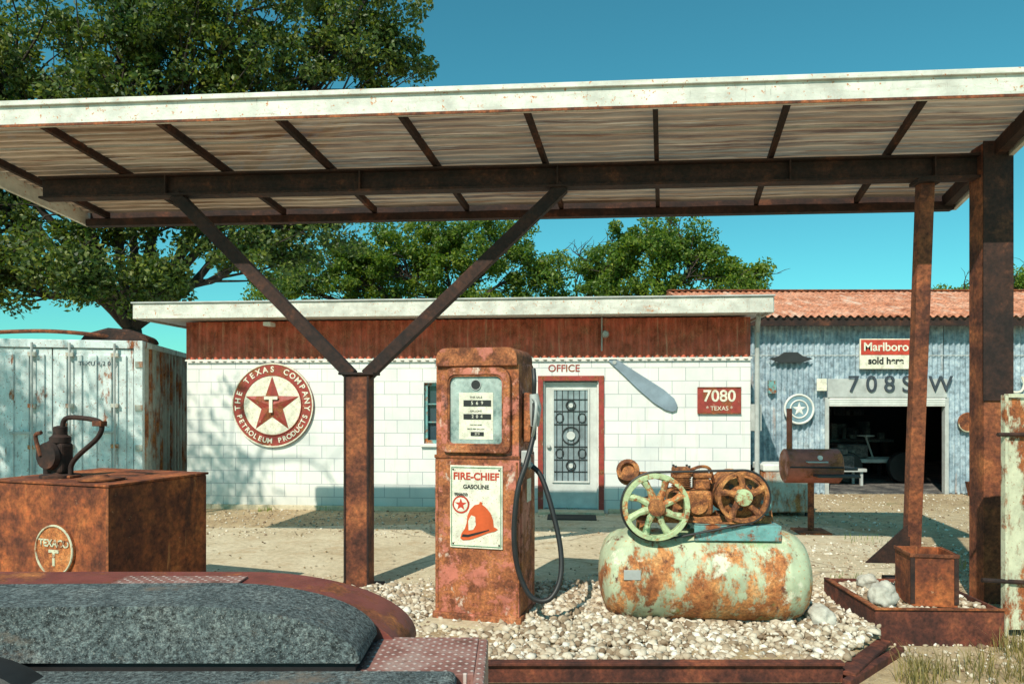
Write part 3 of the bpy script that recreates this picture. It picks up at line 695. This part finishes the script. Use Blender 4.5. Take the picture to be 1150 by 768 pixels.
tube('hinge_bar',[(-.06,-.02,1.46),(.2,-.03,1.46)],.014,m_rustdark,GT,8)
tube('hinge_bar',[(-.16,.0,.42),(.25,-.03,.40)],.016,m_rustdark,GT,8)
# ------------------------------------------------------------------ fuel pump
PX=empty('fuel_pump',(-.258,5.183,.1),-math.radians(15))
Wd=.64;Dp=.48;Hh=1.985
def rrect(w,z0,z1,r,n=6,rb=0.0):
    pts=[]
    rb=max(rb,.001)
    for (cx,cz,a0,rr) in ((w/2-rb,z0+rb,-pi/2,rb),(w/2-r,z1-r,0,r),(-w/2+r,z1-r,pi/2,r),(-w/2+rb,z0+rb,pi,rb)):
        for i in range(n+1):
            a=a0+pi/2*i/n; pts.append((cx+rr*math.cos(a),cz+rr*math.sin(a)))
    return pts
autosm(prism('body_lower',rrect(Wd,.05,1.195,.02),0,Dp,m_pump,PX,.025))
autosm(prism('body_upper',rrect(Wd-.01,1.20,1.90,.05),.01,Dp-.01,m_pump,PX,.03))
autosm(prism('crown',rrect(Wd-.025,1.855,1.985,.075),-.020,Dp-.02,m_crown,PX,.04))
boxes('plinth',[(-.34,.34,-.02,Dp+.02,-.01,.05)],m_crown,PX,.012)
boxes('belt_trim',[(-.325,.325,-.008,-.0,1.18,1.205)],m_rust,PX,.003)
boxes('panel_edge_strip',[(-.312,-.296,-.006,-.0005,.08,1.16),(.296,.312,-.006,-.0005,.08,1.16)],m_crown,PX,.003)
def ringprism(name,outer,inner,y0,y1,mat,parent):
    n=len(outer); v=[(x,y0,z) for x,z in outer]+[(x,y0,z) for x,z in inner]+[(x,y1,z) for x,z in outer]+[(x,y1,z) for x,z in inner]
    f=[]
    for i in range(n):
        j=(i+1)%n
        f+=[(i,j,n+j,n+i),(2*n+i,2*n+j,j,i),(n+i,n+j,3*n+j,3*n+i)]
    return bevel(mesh(name,v,f,mat,parent),.004)
ringprism('bezel',rrect(.52,1.225,1.84,.09,6,.05),rrect(.42,1.275,1.79,.06,6,.03),-.038,.02,m_pump,PX)
ringprism('dial_trim',rrect(.425,1.272,1.793,.06,6,.03),rrect(.395,1.29,1.775,.05,6,.025),-.030,.015,m_crown,PX)
prism('dial_face',rrect(.41,1.28,1.785,.045,6,.02),-.012,-.004,m_dial,PX)
boxes('dial_plate',[(-.13,.13,-.0145,-.0125,1.32,1.66)],m_signwhite,PX,.002)
boxes('counter_windows',[(-.095,.115,-.018,-.015,1.56,1.605),(-.095,.115,-.018,-.015,1.465,1.505),(-.04,.06,-.018,-.015,1.345,1.375)],m_blackp,PX,.002)
text('counter_digits','5  6  9',.036,(.01,-.019,1.583),m_signwhite,PX,0,.0008)
text('counter_digits','2  0  4',.032,(.01,-.019,1.486),m_signwhite,PX,0,.0008)
text('counter_digits','27.9',.022,(.01,-.019,1.36),m_signwhite,PX,0,.0008)
text('dial_caption','THIS SALE',.022,(0,-.016,1.625),m_blackp,PX,0,.001)
text('dial_caption','GALLONS',.020,(0,-.016,1.525),m_blackp,PX,0,.001)
text('dial_caption','PRICE PER GALLON',.015,(0,-.016,1.395),m_blackp,PX,0,.001)
text('dial_caption','TAX INCLUDED',.013,(0,-.016,1.425),m_blackp,PX,0,.001)
disc('dial_badge',(0,1.715),.035,-.018,-.012,m_blackp,PX,24); tube('dial_badge_ring',circ(0,1.715,.037,.037,-.018,20),.003,m_galvl,PX,6)
boxes('sign_plate',[(-.20,.20,-.012,-.001,.53,1.13)],m_signwhite,PX,.003)
boxes('sign_border',[(-.19,.19,-.0145,-.0125,1.112,1.117),(-.19,.19,-.0145,-.0125,.543,.548),(-.19,-.185,-.0145,-.0125,.549,1.111),(.185,.19,-.0145,-.0125,.549,1.111)],m_greenp,PX)
text('sign_title','FIRE-CHIEF',.073,(0,-.014,1.05),m_signred,PX,0,.0015,'CENTER',.0022)
text('sign_subtitle','GASOLINE',.042,(0,-.014,.975),m_blackp,PX,0,.0012,'CENTER',.001)
disc('sign_badge',(-.115,.845),.065,-.015,-.0125,m_signred,PX,32); disc('sign_badge_inner',(-.115,.845),.052,-.0165,-.0152,m_signwhite,PX,32)
star('sign_badge_star',(-.115,-.0175,.845),.048,m_signred,PX,.001)
text('sign_badge_name','TEXACO',.026,(-.115,-.020,.92),m_blackp,PX,0,.0008,'CENTER',.001)
hat=[(-.12,.60),(-.10,.585),(-.05,.59),(.02,.615),(.09,.645),(.145,.66),(.165,.675),(.15,.685),(.135,.69),(.13,.74),(.11,.79),(.075,.83),(.045,.85),(.05,.865),(.03,.87),(.025,.853),(-.01,.845),(-.045,.81),(-.065,.765),(-.07,.715),(-.085,.67),(-.11,.635)]
prism('fire_helmet',hat,-.016,-.0125,plain('helmet_orange_red',(.66,.11,.03),.45,.3,6),PX)
prism('helmet_shield',[(-.055,.66),(-.02,.665),(.0,.70),(-.005,.76),(-.035,.77),(-.058,.73)],-.018,-.0165,m_signwhite,PX)
prism('helmet_brim',[(-.11,.61),(-.06,.61),(.02,.635),(.1,.665),(.1,.672),(.02,.65),(-.06,.628),(-.1,.63)],-.018,-.0165,m_blackp,PX)
boxes('sign_screws',[(x-.006,x+.006,-.017,-.0145,z-.006,z+.006) for x in (-.175,.175) for z in (.56,1.10)],m_rustdark,PX,.002)
X=Wd/2
boxes('nozzle_holster',[(X,X+.06,.10,.30,1.30,1.66)],m_crown,PX,.015)
boxes('side_moulding',[(X-.0,X+.012,.04,.44,.25,1.1)],m_pump,PX,.004)
tube('nozzle_body',[(X+.08,.14,1.42),(X+.095,.11,1.55),(X+.085,.10,1.65)],[.036,.044,.032],m_galvl,PX,14)
tube('nozzle_spout',[(X+.085,.10,1.65),(X+.095,.07,1.74),(X+.08,.11,1.83)],.017,m_iron,PX,12,6)
tube('nozzle_guard',[(X+.08,.08,1.62),(X+.13,-.02,1.58),(X+.12,-.02,1.44),(X+.08,.08,1.34)],.011,m_galvl,PX,8,6)
tube('nozzle_lever',[(X+.08,.11,1.60),(X+.10,.03,1.54),(X+.095,.03,1.42)],.011,m_iron,PX,8,5)
boxes('switch_box',[(X,X+.06,.05,.12,1.12,1.24)],m_galvl,PX,.008)
tube('hose',[(X+.08,.14,1.44),(X+.08,.08,1.32),(X+.05,.0,1.15),(X-.0,-.05,.95),(X-.02,-.07,.65),(X+.01,-.06,.40),(X+.10,-.05,.22),(X+.22,-.02,.20),(X+.29,.04,.33),(X+.28,.10,.55),(X+.20,.14,.85),(X+.12,.17,1.05),(X+.04,.18,1.13)],.019,m_black,PX,14,10)
tube('hose_coupling',[(X+.0,.18,1.15),(X+.05,.18,1.11)],.028,m_galvl,PX,12)
boxes('side_label',[(X+.0125,X+.016,.18,.30,.85,1.02)],m_signwhite,PX)
tube('rear_pipe',[(X-.02,Dp+.02,.1),(X-.02,Dp+.02,1.2)],.014,m_rust,PX,8)
slab('pump_base_pad',[(-.66,5.12),(.04,4.96),(.30,5.62),(-.42,5.88)],.0,.105,m_conc)

# ------------------------------------------------------------------ compressor
CP=empty('air_compressor',(1.43,5.36,-.03),-.05)
prof=[(.001,-.775),(.08,-.772),(.17,-.755),(.25,-.725),(.30,-.68),(.327,-.62),(.335,-.57),(.341,-.56),(.341,-.545),(.335,-.535),(.335,-.02),(.3375,-.015),(.3375,0),(.335,.005),(.335,.535),(.341,.545),(.341,.56),(.335,.57),(.327,.62),(.30,.68),(.25,.725),(.17,.755),(.08,.772),(.001,.775)]
lathe('tank',prof,m_tank,CP,(0,0,.43),(0,pi/2,0),56)
boxes('tank_feet',[(-.55,-.45,-.2,.2,.06,.13),(.45,.55,-.2,.2,.06,.13)],m_rust,CP,.005)
boxes('data_plate',[(-.62,-.50,-.34,-.33,.46,.53)],m_galvl,CP,.003)
boxes('platform',[(-.10,.52,-.20,.20,.80,.83),(-.10,.52,-.215,-.20,.72,.83),(-.10,.52,.20,.215,.72,.83)],m_teal,CP,.004)
boxes('saddle',[(-.06,.0,-.16,.16,.70,.80),(.42,.48,-.16,.16,.70,.80)],m_teal,CP,.004)
boxes('frame_rails',[(-.50,.48,-.12,-.07,.83,.88),(-.50,.48,.05,.10,.83,.88)],m_engine,CP,.008)
boxes('rail_post',[(-.48,-.44,-.12,-.07,.70,.83),(-.48,-.44,.05,.10,.70,.83)],m_engine,CP,.004)
def wheel(name,c,R,y0,w,spokes,mrim,mhub,tyre=.022):
    n=48; prof=[(R,0),(R,w),(R-tyre*1.3,w),(R-tyre*1.3,0)]
    v=[];f=[]
    for j in range(n):
        a=2*pi*j/n
        for r,y in prof: v.append((c[0]+r*math.cos(a),y0+y,c[1]+r*math.sin(a)))
    for j in range(n):
        for i in range(4):
            a=j*4+i;b=j*4+(i+1)%4;a2=((j+1)%n)*4+i;b2=((j+1)%n)*4+(i+1)%4
            f.append((a,b,b2,a2))
    bevel(mesh(name+'_rim',v,f,mrim,CP),.004)
    for i in range(spokes):
        a=2*pi*i/spokes+.3
        q=[(c[0]+r*math.cos(a+da),y0+w/2,c[1]+r*math.sin(a+da)) for r,da in ((R*.15,0),(R*.55,.05),(R-.02,.14))]
        v2,f2=tubegeo(q,[.034,.022,.030],8); autosm(mesh(name+'_spoke',v2,f2,mrim,CP))
    lathe(name+'_hub',[(.001,-.01),(.03,-.008),(.035,.01),(.06,.02),(.06,w+.02),(.02,w+.03)],mhub,CP,(c[0],y0+w,c[1]),(pi/2,0,0),24)
wheel('flywheel',(-.385,.97),.24,-.30,.06,8,m_wheelpaint,m_engine,tyre=.028)
tube('flywheel_shaft',[(-.385,-.31,.97),(-.385,.16,.97)],.022,m_engine,CP,12)
boxes('bearing_blocks',[(-.44,-.33,-.13,-.05,.88,.99),(-.44,-.33,.04,.12,.88,.99)],m_engine,CP,.015)
boxes('crankcase',[(-.26,.06,-.13,.13,.88,1.07)],m_engine,CP,.04,seg=3)
disc('crankcase_cover',(-.06,.975),.075,-.145,-.131,m_engine,CP,24)
fins=[(.06,1.05)]
z=1.065
while z<1.15: fins+=[(.062,z),(.074,z+.002),(.074,z+.006),(.062,z+.008)]; z+=.014
fins+=[(.062,1.16),(.078,1.162),(.078,1.185),(.03,1.19),(.001,1.192)]
lathe('cylinder',fins,m_engine,CP,(-.16,-.03,0))
boxes('cylinder_head',[(-.225,-.095,-.095,.035,1.186,1.235)],m_engine,CP,.015,seg=3)
boxes('head_bolts',[(x-.008,x+.008,y-.008,y+.008,1.235,1.25) for x in (-.21,-.11) for y in (-.08,.02)],m_iron,CP,.002)
boxes('second_cylinder_block',[(-.06,.05,-.06,.08,1.068,1.15),(-.07,.06,-.07,.09,1.152,1.19)],m_engine,CP,.012,seg=3)
tube('head_pipe',[(-.10,-.03,1.21),(-.02,-.05,1.24),(.05,-.03,1.22),(.09,.02,1.12)],.012,m_engine,CP,10,5)
lathe('air_filter',[(.05,0),(.085,.01),(.085,.05),(.078,.055),(.078,.085),(.085,.09),(.085,.12),(.05,.135),(.045,.10),(.001,.10)],m_engine,CP,(-.55,-.02,1.17),(1.1,-.35,0),24)
tube('filter_pipe',[(-.50,-.02,1.18),(-.38,0,1.17),(-.2,0,1.12)],.02,m_engine,CP,10,4)
lathe('motor_body',[(.10,0),(.15,.012),(.168,.04),(.168,.07),(.155,.08),(.155,.24),(.168,.25),(.168,.31),(.13,.35),(.05,.37),(.045,.39),(.001,.39)],m_engine,CP,(.24,.19,1.04),(pi/2,0,0),40)
for k in range(8):
    a=k*pi/4; disc('motor_vent',(.24+.09*math.cos(a),1.04+.09*math.sin(a)),.020,-.172,-.15,m_blackp,CP,12)
wheel('motor_pulley',(.24,1.04),.185,-.25,.045,5,m_engine,m_wheelpaint,tyre=.022)
boxes('motor_foot',[(.12,.36,-.12,.14,.83,.89)],m_engine,CP,.01)
boxes('terminal_box',[(.36,.45,-.08,.06,1.02,1.14)],m_engine,CP,.01)
boxes('pressure_switch',[(.40,.50,-.05,.05,.88,.98)],m_teal,CP,.008)
tube('discharge_pipe',[(.1,.02,1.05),(.4,.16,1.12),(.52,.15,1.0),(.55,.1,.78),(.52,.05,.70)],.012,m_engine,CP,8,5)
tube('copper_line',[(-.2,-.14,.93),(-.12,-.2,.86),(.05,-.22,.85),(.3,-.22,.86),(.42,-.16,.92)],.008,m_engine,CP,8,5)
R1_,R2_=.246,.192; c1=(-.385,.97); c2=(.24,1.04)
dx=c2[0]-c1[0]; dz=c2[1]-c1[1]; dd=math.hypot(dx,dz); ba=math.atan2(dz,dx); be=math.acos((R1_-R2_)/dd)
bp=[]
for i in range(25): a=ba+be+(2*pi-2*be)*i/24; bp.append((c1[0]+R1_*math.cos(a),-.25,c1[1]+R1_*math.sin(a)))
for i in range(25): a=ba-be+2*be*i/24; bp.append((c2[0]+R2_*math.cos(a),-.235,c2[1]+R2_*math.sin(a)))
bp.append(bp[0]); tube('drive_belt',bp,.009,m_black,CP,8)

# ------------------------------------------------------------------ truck in the foreground
TK=empty('flatbed_truck')
def loaf(name,prof,y0,y1,mat,rnd=.04):
    o=prism(name,prof,y0,y1,mat,TK); bevel(o,rnd,5); return autosm(o,.9)
def arcprof(x0,xs,xe,zt,zb,n=12,drop=.0):
    p=[(x0,zb),(xe,zb)]
    for i in range(n+1):
        a=pi/2*i/n; p.append((xs+(xe-xs)*math.cos(a),zb+(zt-zb)*math.sin(a)) if i else (xe,zb+.001))
    p.append((x0-.0,zt-drop)); return p
loaf('fender_cover',arcprof(-3.2,-1.2,-.56,.945,.735,14,.012),2.62,2.96,m_tar,.05)
loaf('rear_fender',arcprof(-3.2,-1.25,-.45,.895,.60,14,0),2.99,3.36,m_fender,.05)
boxes('step_plate',[(-1.75,-1.2,3.03,3.24,.897,.905)],m_diamond,TK,.002)
boxes('side_rail_cover',[(-3.2,-.20,2.30,2.606,.55,.722)],m_tar,TK,.03,seg=3)
boxes('deck',[(-3.2,-.565,2.612,3.40,.58,.69),(-.563,-.14,2.614,3.02,.58,.70)],m_diamond,TK,.004)
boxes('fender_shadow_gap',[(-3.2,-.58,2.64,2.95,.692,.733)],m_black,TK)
boxes('bumper',[(-.14,-.10,2.28,3.0,.5,.70)],m_diamond,TK,.008)
boxes('chassis_rail',[(-3.2,-.3,2.7,2.8,.42,.57),(-3.2,-.3,3.2,3.3,.42,.57)],m_rustdark,TK,.01)
for yy in (2.36,3.2): lathe('tyre',[(.2,0),(.36,.01),(.40,.05),(.40,.17),(.36,.21),(.2,.22)],m_black,TK,(-1.9,yy+.22,.40),(pi/2,0,0),40)
lathe('axle',[(.04,0),(.04,1.1)],m_rustdark,TK,(-1.9,3.4,.40),(pi/2,0,0),12)

# ------------------------------------------------------------------ trees
def leaves_geo(cent,rad,nleaf,size,flat=.75):
    cent=np.repeat(np.array(cent),nleaf,0); rad=np.repeat(np.array(rad),nleaf)
    n=len(cent)
    d=rng.normal(size=(n,3)); d/=np.linalg.norm(d,axis=1)[:,None]
    r=rad*rng.uniform(.15,1,n)**.6
    p=cent+d*r[:,None]*np.array([1,1,flat])
    a=rng.normal(size=(n,3)); a/=np.linalg.norm(a,axis=1)[:,None]
    b=np.cross(a,rng.normal(size=(n,3))); b/=np.linalg.norm(b,axis=1)[:,None]
    s=size*rng.uniform(.6,1.3,n)[:,None]
    V=np.stack([p-a*s*.5,p+b*s*.26,p+a*s*.5,p-b*s*.26],1).reshape(-1,3)
    return V,np.arange(n*4).reshape(-1,4)
def tree(name,base,trunk_r,fork,lobes,leafn,leafsize,clr,mleaf,bare=0,lf=.38):
    T_=empty(name,(0,0,0)); v=[];f=[]
    base=Vector(base); fk=Vector(fork)
    mid=(base+fk)/2+Vector((random.uniform(-.15,.15),0,0))
    tubegeo(catmull([base,mid,fk],4),[trunk_r*(1.25-.55*i/8) for i in range(9)],10,v,f)
    C_=[];Rr=[]
    for (c,r,nc) in lobes:
        c=Vector(c)
        m1=fk.lerp(c,.33)+Vector((random.uniform(-.35,.35),random.uniform(-.3,.3),random.uniform(.0,.4)))
        m=fk.lerp(c,.68)+Vector((random.uniform(-.3,.3),random.uniform(-.3,.3),random.uniform(-.1,.4)))
        path=catmull([fk,m1,m,c],4); tubegeo(path,[trunk_r*(lf-(lf-.08)*i/12) for i in range(13)],7,v,f)
        for k in range(nc):
            d=Vector((random.gauss(0,1),random.gauss(0,1),random.gauss(0,1))).normalized()*(random.random()**.4)*random.uniform(.8,1.2)
            e=c+Vector((d.x*r[0],d.y*r[1],d.z*r[2]))
            st=path[random.randint(6,12)]
            mm=st.lerp(e,.55)+Vector((random.uniform(-.25,.25),random.uniform(-.2,.2),random.uniform(-.15,.3)))
            tubegeo(catmull([st,mm,e],3),[trunk_r*q for q in (.10,.085,.07,.055,.04,.028)]+[.006],5,v,f,False)
            C_.append(tuple(e)); Rr.append(clr*random.uniform(.45,1.3))
            if random.random()<.6: C_.append(tuple(st.lerp(e,.7))); Rr.append(clr*.6)
    for k in range(bare):
        c,r,nc=random.choice(lobes); c=Vector(c); d=Vector((random.gauss(0,1),random.gauss(0,.5),abs(random.gauss(0,1)))).normalized()
        e=c+Vector((d.x*r[0],d.y*r[1],d.z*r[2]))*1.25
        m=c.lerp(e,.5)+Vector((random.uniform(-.3,.3),0,random.uniform(-.2,.3)))
        pth=catmull([c,m,e],3)
        tubegeo(pth,[.035,.03,.025,.02,.015,.01,.005],5,v,f,False)
        for q in (3,4,5):
            e2=pth[q]+Vector((random.uniform(-.5,.5),0,random.uniform(.0,.5)))
            tubegeo([pth[q],pth[q].lerp(e2,.5)+Vector((.05,0,.04)),e2],[.012,.009,.004],4,v,f,False)
    mesh('trunk_and_limbs',v,f,m_bark,T_,True)
    V,F=leaves_geo(C_,Rr,leafn,leafsize); o=fastmesh('foliage',V,F,mleaf); o.parent=T_
    return T_
tree('live_oak_tree',(-9.0,17,0),.34,(-9.1,17.0,3.4),[
  ((-11.2,16,9.0),(2.2,2,1.9),44),((-8.6,15.5,9.6),(2.2,2,1.8),46),((-6.0,15.5,10.1),(2.2,1.6,1.3),34),((-3.4,15.5,10.0),(2.0,1.3,1.1),28),((-2.4,15.8,9.3),(1.3,.8,.6),10),
  ((-12,16,6.3),(2.0,2,1.7),36),((-9.8,15.8,6.4),(2,1.5,1.4),36),((-7.3,15.6,6.4),(1.7,1.5,1.1),26),((-5.0,16,5.9),(1.9,1.3,.9),24),
  ((-11.2,15.2,4.5),(1.8,1.0,.9),24),((-9.2,15.0,4.3),(1.3,.9,.9),20),((-7.4,15.3,4.4),(1.3,.8,.7),16),((-5.6,15.5,5.0),(1.8,1,.7),18),
  ((-8.2,15.3,8.0),(2.2,1.6,1.3),30),((-5.6,16,8.5),(1.8,1.3,.9),20),((-12.5,15,8.5),(1.5,1.5,1.5),14)],
  210,.12,.52,m_leaf,16)
tree('elm_tree',(-2.2,24,0),.26,(-2.2,24,4.0),[
  ((-7.6,24.5,5.7),(1.6,1.2,1.1),22),((-5.8,24,6.0),(1.5,1.2,1.2),28),((-4.2,24,6.6),(1.6,1.3,1.3),34),((-2.4,24,6.9),(1.7,1.3,1.3),36),((-.6,24,6.7),(1.5,1.3,1.2),30),((.9,24,6.0),(1.2,1.1,.9),18),((-2.6,24,5.2),(4.2,1,.6),36)],
  180,.13,.5,m_leaf2,10)
tree('elm_tree',(4.9,24,0),.24,(4.9,24,4.0),[
  ((3.2,24,6.2),(1.1,1.1,1.2),24),((4.6,24,6.9),(1.3,1.2,1.1),30),((6.0,24,6.7),(1.2,1.2,1.1),26),((7.7,24.3,5.7),(1.2,1.0,.9),26),((4.8,24,5.3),(2.8,1,.6),26)],
  180,.13,.45,m_leaf2,10)
tree('bare_elm_tree',(1.9,25,0),.16,(1.9,25,4.2),[((1.7,25,6.2),(.7,.6,.7),10),((2.6,25,6.6),(.6,.6,.5),8)],26,.11,.45,m_leaf2,8)
tree('mesquite_tree',(19,28,0),.2,(19,28,3.4),[((17.8,28,5.8),(1.2,1.1,.8),16),((19.6,28,6.1),(1.4,1.2,.9),18)],160,.13,.5,m_leaf2,4)
tree('shade_oak_tree',(-10.6,3.3,0),.35,(-10.4,3.6,3.6),[
  ((-10.0,4.0,7.6),(1.6,1.6,1.1),13),((-8.5,4.2,7.5),(1.2,1.4,1.0),8),((-11.8,3.8,6.8),(1.6,1.5,1.2),12),((-9.6,5.4,6.2),(1.2,1.1,.8),9),((-7.6,3.6,8.6),(1.1,1.2,.7),3)],
  70,.12,.5,m_leaf,10)
def grass(name,spots,n,h,mat):
    v=[];f=[]
    for (cx,cy,r) in spots:
        for i in range(n):
            a=random.uniform(0,6.28); q=r*random.random()**.7; x=cx+q*math.cos(a); y=cy+q*math.sin(a)
            hh=h*random.uniform(.4,1.2); w=.003; b=random.uniform(0,6.28); ln=random.uniform(.1,.9)*hh; px,py=w*math.sin(b),-w*math.cos(b)
            k=len(v)
            v+=[(x-px,y-py,0),(x+px,y+py,0),(x+px*.7+ln*.35*math.cos(b),y+py*.7+ln*.35*math.sin(b),hh*.6),(x-px*.7+ln*.35*math.cos(b),y-py*.7+ln*.35*math.sin(b),hh*.6),(x+ln*math.cos(b),y+ln*math.sin(b),hh)]
            f+=[(k,k+1,k+2,k+3),(k+3,k+2,k+4)]
    return mesh(name,v,f,mat)
m_dry=leafmat('dry_grass_blades',(.12,.11,.04),(.26,.21,.09),(.42,.33,.16))
grass('dry_grass',[(2.9,4.4,.25),(3.3,4.6,.25),(3.15,4.25,.2),(2.6,4.45,.15),(3.45,4.85,.15),(2.45,4.3,.12),(3.7,5.4,.2),(4.4,7.3,.3)],100,.15,m_dry)
grass('weeds',[(-3.6+i*.9+random.uniform(-.3,.3),11.05-(-3.6+i*.9)*.083-.15+random.uniform(-.2,.1),.14) for i in range(9)]+[(3.2,6.7,.2),(-2.3,6.5,.2),(4.3,8.6,.3)],40,.09,m_leaf2)
# fallen leaves on the ground
n=2600; V=[]
cx=rng.uniform(-5,6,n); cy=rng.uniform(6.3,11,n); keep=rng.uniform(0,1,n)<(.25+.75*(cx<-1)*(cy>9)); cx=cx[keep]; cy=cy[keep]; n=len(cx)
a=rng.uniform(0,6.28,n); s=rng.uniform(.012,.028,n)
c0=np.stack([cx,cy,np.full(n,.016)],1); ax=np.stack([np.cos(a),np.sin(a),rng.uniform(-.3,.3,n)],1)*s[:,None]; bx=np.stack([-np.sin(a),np.cos(a),rng.uniform(-.2,.2,n)],1)*s[:,None]*.5
fastmesh('fallen_leaves',np.stack([c0-ax,c0+bx,c0+ax,c0-bx],1).reshape(-1,3),np.arange(n*4).reshape(-1,4),leafmat('dead_leaves',(.10,.05,.025),(.22,.12,.05),(.34,.21,.09),.1))
# ------------------------------------------------------------------ light
el=math.radians(43); az=math.radians(25)
sd=Vector((math.sin(az)*math.cos(el),math.cos(az)*math.cos(el),-math.sin(el)))
L_=bpy.data.lights.new('sun','SUN'); L_.energy=5.0; L_.angle=math.radians(.5); L_.color=(1,.92,.76)
so=bpy.data.objects.new('sun',L_); so.rotation_euler=sd.to_track_quat('-Z','Y').to_euler(); so.location=(-5,-10,12); COL.objects.link(so)
w=bpy.data.worlds.new('World'); S.world=w; w.use_nodes=True; nt=w.node_tree; nt.nodes.clear()
o=nt.nodes.new('ShaderNodeOutputWorld'); bg=nt.nodes.new('ShaderNodeBackground'); sk=nt.nodes.new('ShaderNodeTexSky')
sk.sky_type='NISHITA'; sk.sun_disc=False; sk.sun_elevation=el; sk.sun_rotation=math.radians(205)
sk.air_density=1.0; sk.dust_density=.5; sk.ozone_density=1.6
mx=nt.nodes.new('ShaderNodeMix'); mx.data_type='RGBA'; mx.blend_type='MULTIPLY'; mx.inputs[0].default_value=1; mx.inputs[7].default_value=(.36,1.12,.96,1)
nt.links.new(sk.outputs[0],mx.inputs[6]); nt.links.new(mx.outputs[2],bg.inputs[0]); bg.inputs[1].default_value=.125
nt.links.new(bg.outputs[0],o.inputs[0])
# ------------------------------------------------------------------ camera
cd=bpy.data.cameras.new('camera'); cd.lens=25.04; cd.sensor_width=36; cd.shift_y=.0574; cd.clip_end=1000; cd.clip_start=.05
co=bpy.data.objects.new('camera',cd); co.location=(0,0,1.7); co.rotation_euler=(pi/2,0,0); COL.objects.link(co); S.camera=co
S.view_settings.view_transform='Standard'; S.view_settings.look='None'; S.view_settings.exposure=0
